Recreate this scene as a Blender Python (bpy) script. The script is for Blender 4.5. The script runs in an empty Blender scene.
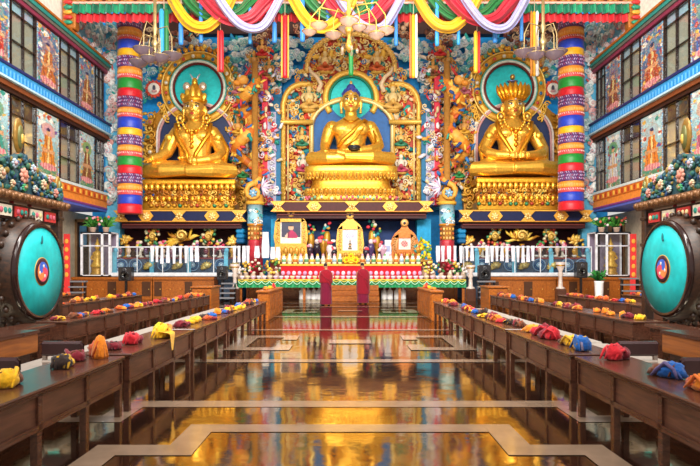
import bpy, math, random
from mathutils import Vector, Matrix, noise
R = random.Random(11)
SC = bpy.context.scene
COL = SC.collection
F, EYE, CX, HY = 600.0, 1.47, 350.0, 269.0      # lens in pixels, eye height, vanishing point

def W(px, py, Y): return Vector(((px-CX)*Y/F, Y, EYE-(py-HY)*Y/F))
def WX(px, Y): return (px-CX)*Y/F
def WZ(py, Y): return EYE-(py-HY)*Y/F
_lc = {}
def lin(h):
    if not isinstance(h, str): return h
    if h not in _lc:
        v = [int(h[i:i+2], 16)/255 for i in (0, 2, 4)]
        _lc[h] = tuple(c/12.92 if c <= .04045 else ((c+.055)/1.055)**2.4 for c in v)
    return _lc[h]
def mixc(a, b, t):
    a, b = lin(a), lin(b); return tuple(x+(y-x)*t for x, y in zip(a, b))
def jit(c, s=.12, r=None):
    c = lin(c); k = 1+(r or R).uniform(-s, s); return tuple(min(1, x*k) for x in c)

# ------------------------------------------------------------------ materials
def nodes(name):
    m = bpy.data.materials.new(name); m.use_nodes = True
    nt = m.node_tree; return m, nt, nt.nodes['Principled BSDF']
def mat_attr(name, rough=.5, metal=0., bump=0., bscale=6., spec=.5, sheen=0.):
    m, nt, b = nodes(name)
    a = nt.nodes.new('ShaderNodeVertexColor'); a.layer_name = 'Col'
    n = nt.nodes.new('ShaderNodeTexNoise'); n.inputs['Scale'].default_value = bscale; n.inputs['Detail'].default_value = 5
    tc = nt.nodes.new('ShaderNodeTexCoord'); nt.links.new(tc.outputs['Object'], n.inputs['Vector'])
    mx = nt.nodes.new('ShaderNodeMix'); mx.data_type = 'RGBA'; mx.blend_type = 'MULTIPLY'
    mr = nt.nodes.new('ShaderNodeMapRange'); mr.inputs[1].default_value = .3; mr.inputs[2].default_value = .7; mr.inputs[3].default_value = .82; mr.inputs[4].default_value = 1.1
    nt.links.new(n.outputs['Fac'], mr.inputs[0]); mx.inputs[0].default_value = 1
    nt.links.new(a.outputs['Color'], mx.inputs[6]); nt.links.new(mr.outputs[0], mx.inputs[7])
    nt.links.new(mx.outputs[2], b.inputs['Base Color'])
    b.inputs['Roughness'].default_value = rough; b.inputs['Metallic'].default_value = metal
    b.inputs['Specular IOR Level'].default_value = spec
    if sheen: b.inputs['Sheen Weight'].default_value = sheen
    if bump:
        bp = nt.nodes.new('ShaderNodeBump'); bp.inputs['Strength'].default_value = bump; bp.inputs['Distance'].default_value = .05
        nt.links.new(n.outputs['Fac'], bp.inputs['Height']); nt.links.new(bp.outputs['Normal'], b.inputs['Normal'])
    return m
M = {}
M['paint'] = mat_attr('painted_plaster', .5, spec=.3)
M['gloss'] = mat_attr('enamel_paint', .18)
M['cloth'] = mat_attr('woven_cloth', .85, bump=.3, bscale=30, spec=.2, sheen=.2)
M['silk'] = mat_attr('silk', .42, spec=.5, sheen=.15)
M['gold'] = mat_attr('gilding', .33, metal=.72, bump=.12, bscale=9)
M['goldp'] = mat_attr('gold_paint', .4, metal=.3, bump=.2, bscale=14)
M['mural'] = mat_attr('mural_paint', .55)
M['metal'] = mat_attr('bare_metal', .25, metal=.9)
def mat_wood(name, c1, c2, rough=.35, scale=3.):
    m, nt, b = nodes(name)
    tc = nt.nodes.new('ShaderNodeTexCoord'); mp = nt.nodes.new('ShaderNodeMapping')
    mp.inputs['Scale'].default_value = (scale*6, scale*.6, scale*8)
    n = nt.nodes.new('ShaderNodeTexNoise'); n.inputs['Scale'].default_value = 1.6; n.inputs['Detail'].default_value = 6; n.inputs['Distortion'].default_value = .6
    r = nt.nodes.new('ShaderNodeValToRGB'); r.color_ramp.elements[0].position = .3; r.color_ramp.elements[1].position = .72
    r.color_ramp.elements[0].color = (*lin(c1), 1); r.color_ramp.elements[1].color = (*lin(c2), 1)
    nt.links.new(tc.outputs['Object'], mp.inputs[0]); nt.links.new(mp.outputs[0], n.inputs['Vector'])
    nt.links.new(n.outputs['Fac'], r.inputs[0]); nt.links.new(r.outputs[0], b.inputs['Base Color'])
    b.inputs['Roughness'].default_value = rough
    return m
M['walnut'] = mat_wood('dark_walnut', '3c231b', '60392a', .22)
M['walnut_panel'] = mat_wood('walnut_panel', '452a20', '6d4434', .3)
M['oak'] = mat_wood('orange_oak', '7a3c0e', 'b4661e', .35, 1.4)
M['dark'] = mat_wood('dark_carved_wood', '1d120c', '4a2c1a', .4, 2)
def two_sided(nt, f, ior):
    g = nt.nodes.new('ShaderNodeNewGeometry'); m = nt.nodes.new('ShaderNodeMapRange'); m.inputs[3].default_value = ior; m.inputs[4].default_value = 1/ior
    nt.links.new(g.outputs['Backfacing'], m.inputs[0]); nt.links.new(m.outputs[0], f.inputs['IOR'])
def mat_glass():
    m, nt, b = nodes('clear_glass'); nt.nodes.remove(b)
    o = nt.nodes['Material Output']
    t = nt.nodes.new('ShaderNodeBsdfTransparent'); g = nt.nodes.new('ShaderNodeBsdfGlossy'); g.inputs['Roughness'].default_value = .03
    f = nt.nodes.new('ShaderNodeFresnel'); two_sided(nt, f, 1.45)
    x = nt.nodes.new('ShaderNodeMixShader'); t.inputs[0].default_value = (.93, .96, .97, 1)
    nt.links.new(f.outputs[0], x.inputs[0]); nt.links.new(t.outputs[0], x.inputs[1]); nt.links.new(g.outputs[0], x.inputs[2])
    nt.links.new(x.outputs[0], o.inputs[0]); return m
M['glass'] = mat_glass()
def mat_crystal():
    m, nt, b = nodes('tinted_crystal'); nt.nodes.remove(b)
    o = nt.nodes['Material Output']
    t = nt.nodes.new('ShaderNodeBsdfTransparent'); g = nt.nodes.new('ShaderNodeBsdfGlossy'); g.inputs['Roughness'].default_value = .12
    d = nt.nodes.new('ShaderNodeBsdfTranslucent')
    a = nt.nodes.new('ShaderNodeVertexColor'); a.layer_name = 'Col'
    x = nt.nodes.new('ShaderNodeMixShader'); y = nt.nodes.new('ShaderNodeMixShader'); df = nt.nodes.new('ShaderNodeBsdfDiffuse'); z = nt.nodes.new('ShaderNodeMixShader')
    f = nt.nodes.new('ShaderNodeFresnel'); two_sided(nt, f, 1.5)
    nt.links.new(a.outputs[0], t.inputs[0]); nt.links.new(a.outputs[0], d.inputs[0]); nt.links.new(a.outputs[0], df.inputs[0])
    z.inputs[0].default_value = .5; nt.links.new(d.outputs[0], z.inputs[1]); nt.links.new(df.outputs[0], z.inputs[2])
    x.inputs[0].default_value = .42; nt.links.new(t.outputs[0], x.inputs[1]); nt.links.new(z.outputs[0], x.inputs[2])
    nt.links.new(f.outputs[0], y.inputs[0]); nt.links.new(x.outputs[0], y.inputs[1]); nt.links.new(g.outputs[0], y.inputs[2])
    nt.links.new(y.outputs[0], o.inputs[0]); return m
M['crystal'] = mat_crystal()
def mat_floor():
    m, nt, b = nodes('polished_granite')
    tc = nt.nodes.new('ShaderNodeTexCoord')
    br = nt.nodes.new('ShaderNodeTexBrick'); br.offset = 0; br.inputs['Scale'].default_value = 1
    for k, v in (('Brick Width', .6), ('Row Height', .6), ('Mortar Size', .004), ('Bias', 0.)): br.inputs[k].default_value = v
    br.inputs['Color1'].default_value = (*lin('2e1c16'), 1); br.inputs['Color2'].default_value = (*lin('241612'), 1); br.inputs['Mortar'].default_value = (*lin('140c0a'), 1)
    nt.links.new(tc.outputs['Object'], br.inputs['Vector'])
    n = nt.nodes.new('ShaderNodeTexNoise'); n.inputs['Scale'].default_value = 2.5; n.inputs['Detail'].default_value = 3
    nt.links.new(tc.outputs['Object'], n.inputs['Vector'])
    nt.links.new(br.outputs['Color'], b.inputs['Base Color'])
    mr = nt.nodes.new('ShaderNodeMapRange'); mr.inputs[3].default_value = .035; mr.inputs[4].default_value = .1
    nt.links.new(n.outputs['Fac'], mr.inputs[0]); nt.links.new(mr.outputs[0], b.inputs['Roughness'])
    bp = nt.nodes.new('ShaderNodeBump'); bp.inputs['Strength'].default_value = .05; bp.inputs['Distance'].default_value = .05
    nt.links.new(n.outputs['Fac'], bp.inputs['Height']); nt.links.new(bp.outputs['Normal'], b.inputs['Normal'])
    b.inputs['IOR'].default_value = 6.5; b.inputs['Specular Tint'].default_value = (1, .9, .68, 1)
    return m
M['floor'] = mat_floor()
def mat_inlay():
    m, nt, b = nodes('pale_marble_inlay')
    tc = nt.nodes.new('ShaderNodeTexCoord'); n = nt.nodes.new('ShaderNodeTexNoise'); n.inputs['Scale'].default_value = 5; n.inputs['Detail'].default_value = 6
    r = nt.nodes.new('ShaderNodeValToRGB'); r.color_ramp.elements[0].color = (*lin('75604f'), 1); r.color_ramp.elements[1].color = (*lin('9c8470'), 1)
    nt.links.new(tc.outputs['Object'], n.inputs['Vector']); nt.links.new(n.outputs['Fac'], r.inputs[0]); nt.links.new(r.outputs[0], b.inputs['Base Color'])
    b.inputs['Roughness'].default_value = .12; b.inputs['IOR'].default_value = 1.7
    return m
M['inlay'] = mat_inlay()

# ------------------------------------------------------------------ mesh builder
class MB:
    def __init__(s): s.v = []; s.f = []; s.c = []; s.m = []; s.s = []
    def add(s, vs, fs, col, mat=0, smooth=True):
        o = len(s.v); s.v += [tuple(v) for v in vs]
        many = isinstance(col, list)
        if not many: col = lin(col)
        for i, f in enumerate(fs):
            s.f.append(tuple(o+k for k in f)); s.c.append(lin(col[i]) if many else col); s.m.append(mat); s.s.append(smooth)
    def box(s, c, d, col, mat=0, rz=0, rot=None):
        x, y, z = d[0]/2, d[1]/2, d[2]/2
        vs = [Vector(p) for p in ((-x,-y,-z),(x,-y,-z),(x,y,-z),(-x,y,-z),(-x,-y,z),(x,-y,z),(x,y,z),(-x,y,z))]
        if rz: rot = Matrix.Rotation(rz, 3, 'Z')
        if rot: vs = [rot@v for v in vs]
        c = Vector(c)
        s.add([v+c for v in vs], [(0,3,2,1),(4,5,6,7),(0,1,5,4),(1,2,6,5),(2,3,7,6),(3,0,4,7)], col, mat, False)
    def bb(s, x0, x1, y0, y1, z0, z1, col, mat=0): s.box(((x0+x1)/2,(y0+y1)/2,(z0+z1)/2), (abs(x1-x0),abs(y1-y0),abs(z1-z0)), col, mat)
    def bev(s, x0, x1, y0, y1, z0, z1, col, b=.02, mat=0):
        # rounded-edge block: three crossing boxes' hull as an octagonal loft in X
        x0, x1 = sorted((x0,x1)); y0, y1 = sorted((y0,y1)); z0, z1 = sorted((z0,z1))
        vs = []
        for x, k in ((x0,b),(x0+b,0),(x1-b,0),(x1,b)):
            a, c, e, g = y0+k, y1-k, z0+k, z1-k
            vs += [(x,a+b,e),(x,c-b,e),(x,c,e+b),(x,c,g-b),(x,c-b,g),(x,a+b,g),(x,a,g-b),(x,a,e+b)]
        fs = [tuple(range(7,-1,-1)), tuple(range(24,32))]
        fs = [tuple(range(8)), tuple(range(31,23,-1))]
        for r in range(3):
            for i in range(8):
                j = (i+1)%8; fs.append((r*8+i, (r+1)*8+i, (r+1)*8+j, r*8+j))
        s.add(vs, fs, col, mat, False)
    def ell(s, c, r, col, rot=None, nu=8, nv=5, mat=0, fn=None):
        c = Vector(c); vs = []; fs = []
        for j in range(1, nv):
            t = math.pi*j/nv
            for i in range(nu):
                p = 2*math.pi*i/nu; d = Vector((math.sin(t)*math.cos(p), math.sin(t)*math.sin(p), math.cos(t)))
                k = fn(d) if fn else 1
                v = Vector((d.x*r[0]*k, d.y*r[1]*k, d.z*r[2]*k)); vs.append(c+(rot@v if rot else v))
        for d in (Vector((0,0,1)), Vector((0,0,-1))):
            v = d*r[2]; vs.append(c+(rot@v if rot else v))
        n = (nv-1)*nu
        for j in range(nv-2):
            for i in range(nu):
                k = (i+1)%nu; fs.append((j*nu+i, (j+1)*nu+i, (j+1)*nu+k, j*nu+k))
        for i in range(nu):
            k = (i+1)%nu; fs.append((n, i, k)); fs.append((n+1, (nv-2)*nu+k, (nv-2)*nu+i))
        s.add(vs, fs, col, mat)
    def tube(s, pts, r, col, n=6, mat=0, flat=1., smooth=True):
        pts = [Vector(p) for p in pts]; N = len(pts)
        rs = r if isinstance(r, (list, tuple)) else [r]*N
        vs = []; up = None
        for i, p in enumerate(pts):
            t = (pts[min(i+1,N-1)]-pts[max(i-1,0)])
            t = t.normalized() if t.length > 1e-9 else Vector((0,0,1))
            if up is None:
                up = Vector((0,-1,0)) if abs(t.y) < .9 else Vector((1,0,0))
            a = (up-t*up.dot(t)); a = a.normalized() if a.length > 1e-6 else t.orthogonal().normalized(); b = t.cross(a); up = a
            for k in range(n):
                q = 2*math.pi*k/n; vs.append(p+(a*math.cos(q)*flat+b*math.sin(q))*rs[i])
        fs = []
        for i in range(N-1):
            for k in range(n):
                l = (k+1)%n; fs.append((i*n+k, i*n+l, (i+1)*n+l, (i+1)*n+k))
        fs.append(tuple(range(n-1,-1,-1))); fs.append(tuple(range((N-1)*n, N*n)))
        if isinstance(col, list):
            cl = []
            for i in range(N-1): cl += [col[i]]*n
            col = cl+[cl[0], cl[-1]]
        s.add(vs, fs, col, mat, smooth)
    def lathe(s, c, prof, col, n=16, mat=0, axis='Z', sx=1., sy=1., smooth=True, wav=None):
        c = Vector(c); vs = []
        for j, (r, z) in enumerate(prof):
            for i in range(n):
                q = 2*math.pi*i/n; k = wav(i, j) if wav else 1.
                v = Vector((r*k*math.cos(q)*sx, r*k*math.sin(q)*sy, z))
                if axis == 'Y': v = Vector((v.x, -v.z, v.y))
                elif axis == 'X': v = Vector((v.z, v.y, -v.x))
                vs.append(c+v)
        fs = []; P = len(prof); cl = []
        for j in range(P-1):
            for i in range(n):
                k = (i+1)%n; fs.append((j*n+i, j*n+k, (j+1)*n+k, (j+1)*n+i))
                if isinstance(col, list): cl.append(col[j])
        fs.append(tuple(range(n-1,-1,-1))); fs.append(tuple(range((P-1)*n, P*n)))
        if isinstance(col, list): col = cl+[col[0], col[-1]]
        s.add(vs, fs, col, mat, smooth)
    def plate(s, pts, y0, y1, col, mat=0):
        n = len(pts)     # outline (x, z), front at y0, back at y1
        vs = [(x, y0, z) for x, z in pts]+[(x, y1, z) for x, z in pts]
        fs = [tuple(range(n)), tuple(range(2*n-1, n-1, -1))]+[(i, i+n, (i+1)%n+n, (i+1)%n) for i in range(n)]
        s.add(vs, fs, col, mat, False)
    def grid(s, fn, nu, nv, colfn, mat=0, smooth=False, thick=None):
        vs = [fn(i/nu, j/nv) for j in range(nv+1) for i in range(nu+1)]; w = nu+1
        fs = [(j*w+i, j*w+i+1, (j+1)*w+i+1, (j+1)*w+i) for j in range(nv) for i in range(nu)]
        cl = [colfn((i+.5)/nu, (j+.5)/nv) for j in range(nv) for i in range(nu)] if callable(colfn) else colfn
        s.add(vs, fs, cl, mat, smooth)
    # --- ornaments placed on an upright face at depth Y; sizes in that face's own units k
    def E(s, px, py, Y, rx, ry, rd, col, ang=0, nu=7, nv=4, mat=0):
        k = Y/F; s.ell(W(px, py, Y), (rx*k, rd*k, ry*k), col, Matrix.Rotation(-math.radians(ang), 3, 'Y') if ang else None, nu, nv, mat)
    def T(s, pts, r, col, n=5, mat=0, Y=None, flat=1.):
        q = [W(*(p if len(p) == 3 else (*p, Y))) for p in pts]; y = Y or pts[0][2]
        rr = [x*y/F for x in r] if isinstance(r, (list, tuple)) else r*y/F
        s.tube(q, rr, col, n, mat, flat)
    def scroll(s, px, py, Y, r, col, turns=1.25, th=.3, hand=1, a0=0., mat=0, n=12):
        pts = []; rr = []
        for i in range(n+1):
            t = i/n; a = math.radians(a0)+hand*t*turns*2*math.pi; q = r*(1-.85*t)
            pts.append((px+q*math.cos(a), py-q*math.sin(a), Y-.04*t)); rr.append(r*th*(1-.55*t))
        s.T(pts, rr, col, 5, mat)
        s.E(px, py, Y-.05, r*.25, r*.25, r*.25, col, mat=mat, nu=6)
    def gem(s, px, py, Y, r, col, ring='e0a530', mat=0):
        k = Y/F; s.lathe(W(px, py, Y), [(r*1.45*k, 0), (r*1.45*k, r*.4*k), (r*.95*k, r*.55*k)], ring, 10, mat, 'Y')
        s.E(px, py, Y-r*.45*k, r, r, r*.7, col, nu=8, mat=mat)
    def flower(s, px, py, Y, r, col, mid='f0d060', n=6, mat=0):
        for i in range(n):
            a = 2*math.pi*i/n+.3; s.E(px+.58*r*math.cos(a), py-.58*r*math.sin(a), Y, r*.46, r*.3, r*.22, jit(col), math.degrees(a), 6, 4, mat)
        s.E(px, py, Y-.02, r*.34, r*.34, r*.35, mid, nu=6, mat=mat)
    def leaf(s, px, py, Y, l, w, col, ang, mat=0):
        a = math.radians(ang); pts = []; rr = []
        for i in range(5):
            t = i/4; b = a+.5*math.sin(t*2.2); pts.append((px+l*t*math.cos(b), py-l*t*math.sin(b), Y-.05*math.sin(t*3)))
            rr.append(w*(.35+.65*math.sin(.4+t*2.5)) if i < 4 else w*.1)
        s.T(pts, rr, col, 5, mat, flat=.5)
    def cloud(s, px, py, Y, r, cols, n=5, mat=0):
        for i in range(n):
            a = R.uniform(0, 6.28); q = r*R.uniform(.1, .8); x, y = px+q*math.cos(a)*1.25, py-q*math.sin(a)*.8; e = r*R.uniform(.3, .5)
            c = R.choice(cols); s.E(x, y, Y, e, e*.9, e*.35, c, mat=mat, nu=9)
            s.scroll(x, y, Y-.35*e*Y/F, e*.75, mixc(c, R.choice(['5fc7c4', 'ffffff', 'ffffff', '58a8cc']), .65), 1.1, .16, R.choice((-1, 1)), R.uniform(0, 360), mat, 9)
    def build(s, name, mats, parent=None, loc=None):
        me = bpy.data.meshes.new(name)
        off = loc if loc is not None else (LOC.get(parent.name, Vector()) if parent else Vector())
        off = Vector(off)
        me.from_pydata([tuple(Vector(v)-off) for v in s.v], [], s.f)
        ca = me.color_attributes.new('Col', 'FLOAT_COLOR', 'CORNER')
        buf = []
        for f, c in zip(s.f, s.c): buf += [c[0], c[1], c[2], 1.]*len(f)
        ca.data.foreach_set('color', buf)
        for m in (mats if isinstance(mats, (list, tuple)) else [mats]): me.materials.append(M[m] if isinstance(m, str) else m)
        me.polygons.foreach_set('material_index', s.m); me.polygons.foreach_set('use_smooth', s.s)
        me.update()
        o = bpy.data.objects.new(name, me); COL.objects.link(o)
        if parent: o.parent = parent
        elif loc is not None: o.location = loc
        if parent: LOC[o.name] = off
        return o
LOC = {}
def thing(name, label, cat, loc=(0,0,0), group=None):
    o = bpy.data.objects.new(name, None); COL.objects.link(o); o.location = loc; o.empty_display_size = .1
    LOC[o.name] = Vector(loc); o['label'] = label; o['category'] = cat
    if group: o['group'] = group
    return o
def tag(o, label, cat, group=None):
    o['label'] = label; o['category'] = cat
    if group: o['group'] = group
    return o
def struct(name, mb, mats, parent=None):
    o = mb.build(name, mats, parent)
    if not parent: o['kind'] = 'structure'
    return o
def dup(root, loc, label=None, group=None):
    r = root.copy(); COL.objects.link(r); r.location = loc
    if label: r['label'] = label
    if group: r['group'] = group
    for ch in list(root.children):
        c = ch.copy(); COL.objects.link(c); c.parent = r
        for g in list(ch.children):
            d = g.copy(); COL.objects.link(d); d.parent = c
    return r
ORD = ['first','second','third','fourth','fifth','sixth','seventh','eighth','ninth','tenth','eleventh','twelfth','thirteenth','fourteenth','fifteenth','sixteenth','seventeenth','eighteenth','nineteenth','twentieth']
def ordw(i): return ORD[i] if i < 20 else 'twenty-'+ORD[i-20]
def arc(cx, cy, rx, ry, a0, a1, n): return [(cx+rx*math.cos(math.radians(a0+(a1-a0)*i/n)), cy-ry*math.sin(math.radians(a0+(a1-a0)*i/n))) for i in range(n+1)]
def PW(pts, Y): return [(WX(x, Y), WZ(y, Y)) for x, y in pts]
GOLD = 'f2b53a'; GOLDD = 'c98a22'; GOLDL = 'ffd873'

# ------------------------------------------------------------------ camera, world, added fill lights
cam = bpy.data.cameras.new('camera'); cam.sensor_width = 36; cam.lens = F/700*36; cam.shift_y = 36/700; cam.clip_end = 200
co = bpy.data.objects.new('camera', cam); COL.objects.link(co); co.location = (0, 0, EYE); co.rotation_euler = (math.pi/2, 0, 0); SC.camera = co
w = bpy.data.worlds.new('daylight'); SC.world = w; w.use_nodes = True
w.node_tree.nodes['Background'].inputs[0].default_value = (1, .97, .93, 1); w.node_tree.nodes['Background'].inputs[1].default_value = .62
SC.view_settings.view_transform = 'Standard'; SC.view_settings.look = 'None'; SC.view_settings.exposure = .2; SC.view_settings.gamma = 1
def area(name, loc, aim, sx, sy, e, col=(1, .95, .88)):
    l = bpy.data.lights.new(name, 'AREA'); l.shape = 'RECTANGLE'; l.size = sx; l.size_y = sy; l.energy = e; l.color = col
    o = bpy.data.objects.new(name, l); COL.objects.link(o); o.location = loc
    o.rotation_euler = (Vector(aim)-Vector(loc)).to_track_quat('-Z', 'Y').to_euler(); return o
area('fill_light', (0, 7, 12.5), (0, 33, 5.5), 18, 4, 6500)  # added unseen fill, spreads light evenly over the altar wall
area('fill_light', (0, 20, 15.6), (0, 24, 0), 14, 4, 900)  # added overhead fill with no fixture, brightens the far hall
area('fill_light', (0, 2.5, 9), (0, 7.5, 0), 10, 3, 620)  # added fill above the aisle to brighten the near tables and drums
# ================================================================== the setting
WALLX = 12.66; YB = 34.0
fl = MB()
fl.add([(-16,-1,0),(16,-1,0),(16,YB+.5,0),(-16,YB+.5,0)], [(0,1,2,3)], '3a2620', 0, False)
def inl(pts): fl.add([(x, y, .003+.0003*len(fl.f)) for x, y in pts], [tuple(range(len(pts)))], 'b09a88', 1, False)
def inr(x0, x1, y0, y1): inl([(x0,y0),(x1,y0),(x1,y1),(x0,y1)])
# a stepped key border, then cross bands and two fret motifs along the aisle
inr(-2.2, 2.2, 6.38, 6.68)
for s in (-1, 1):
    x = sorted((s*2.2, s*2.48)); inr(x[0], x[1], 5.75, 6.68)
    x = sorted((s*2.48, s*3.1)); inr(x[0], x[1], 5.75, 6.0)
inr(-1.25, 1.25, 5.4, 5.66)
for s in (-1, 1):
    x = sorted((s*1.25, s*1.5)); inr(x[0], x[1], 4.72, 5.66)
    x = sorted((s*1.5, s*2.1)); inr(x[0], x[1], 4.72, 5.0)
    x = sorted((s*1.85, s*2.1)); inr(x[0], x[1], 4.0, 4.72)
inr(-3.1, 3.1, 9.42, 9.72)
inr(-2.75, 2.75, 14.3, 14.6); inr(-2.75, 2.75, 18.2, 18.7)
def fret(y0, y1):
    d = (y1-y0); t = d*.17
    for s in (-1, 1):
        for a, b, c, e in ((1.1, 1.95, y0, y0+t), (1.1, 1.95, y1-t, y1), (1.95, 2.3, y0, y1), (1.1, 1.4, y1-t*2, y1), (1.1, 1.4, y0, y0+t*2)):
            x = sorted((s*a, s*b)); inr(x[0], x[1], c, e)
    inr(-.42, .42, y0+d*.4, y0+d*.66)
fret(10.8, 13.2); fret(20., 21.8)
inr(-2.9, 2.9, 22.9, 23.3); inr(-2.9, 2.9, 25.4, 25.8)
struct('floor', fl, ['floor', 'inlay'])

def paint_fn(seed, robe, halo='3f9f6a', fm=1., sky=('5fb6dd','cfe8ee'), dots=('e8b84a','c0392b','2f9a8a','f4e9d0','6a4fa0','d86a2a'), busy=.5):
    r = random.Random(seed)
    spots = [(r.uniform(0,1), r.uniform(0,1), r.uniform(.03,.085), r.choice(dots)) for _ in range(int(70*busy))]
    cl = [(r.uniform(0,1), r.uniform(.55,1), r.uniform(.06,.16)) for _ in range(2 if busy > .7 else 5)]
    def fn(u, v):
        wu, wv = u, v
        u = u+.05*busy*noise.noise((u*9+seed, v*20, 1.7)); v = v+.03*busy*noise.noise((u*11, v*24+seed, 4.2))
        if wu < .07 or wu > .93: return jit(r.choice(['7fc4e8','d8e4e0','b06a4a','3f8fc0']), .1)
        c = mixc('3f8a5a' if busy < .7 else '8a5a3a', sky[0], min(1, v*1.7)); c = mixc(c, sky[1], max(0, v-.5)*.9)
        n = noise.noise((u*7+seed, v*16, seed*.7)); c = mixc(c, r.choice(dots), max(0, min(.6, n*busy*2.2)))
        for a, b, q in cl:
            if ((u-a)/q)**2+((v-b)/(q*.35))**2 < 1: c = lin('f2f4ee')
        for a, b, q, k in spots:
            if ((u-a)/q)**2+((v-b)/(q*.42))**2 < 1 and abs(u-.5)+abs(v-.45) > .16: c = lin(k)
        # the standing robed figure with its halo and lotus
        if ((u-.5)/.3)**2+((v-.72)/.13)**2 < 1: c = mixc(c, mixc(halo, 'c8b870', .5*(((u-.5)/.3)**2+((v-.72)/.13)**2)), fm); c = mixc(c, halo, .3)
        w = .13+.2*max(0, (.66-v)/.5)
        if .17 < v < .64 and abs(u-.5) < w:
            c = mixc(robe, '7a2a1a', .55 if math.sin(u*38+v*9) > .45 else .0)
            if abs(u-.5-.12*(v-.4)) < .035: c = lin('f0d890')
        if .36 < v < .42 and abs(u-.5) < .3: c = lin('d8a070')
        if ((u-.5)/.1)**2+((v-.7)/.052)**2 < 1: c = lin('e0aa7c')
        if ((u-.5)/.1)**2+((v-.742)/.03)**2 < 1: c = lin('2a2a5a')
        if ((u-.5)/.38)**2+((v-.13)/.055)**2 < 1: c = mixc('f0b8b0', 'd86a80', .5+.5*math.sin(u*50))
        k = noise.noise((wu*17+seed, wv*44, 9.1))
        if k > .26: c = mixc(c, r.choice(dots), .55*busy)
        if k < -.3: c = mixc(c, '3a3040', .5*busy)
        return jit(c, .1)
    return fn

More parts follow.
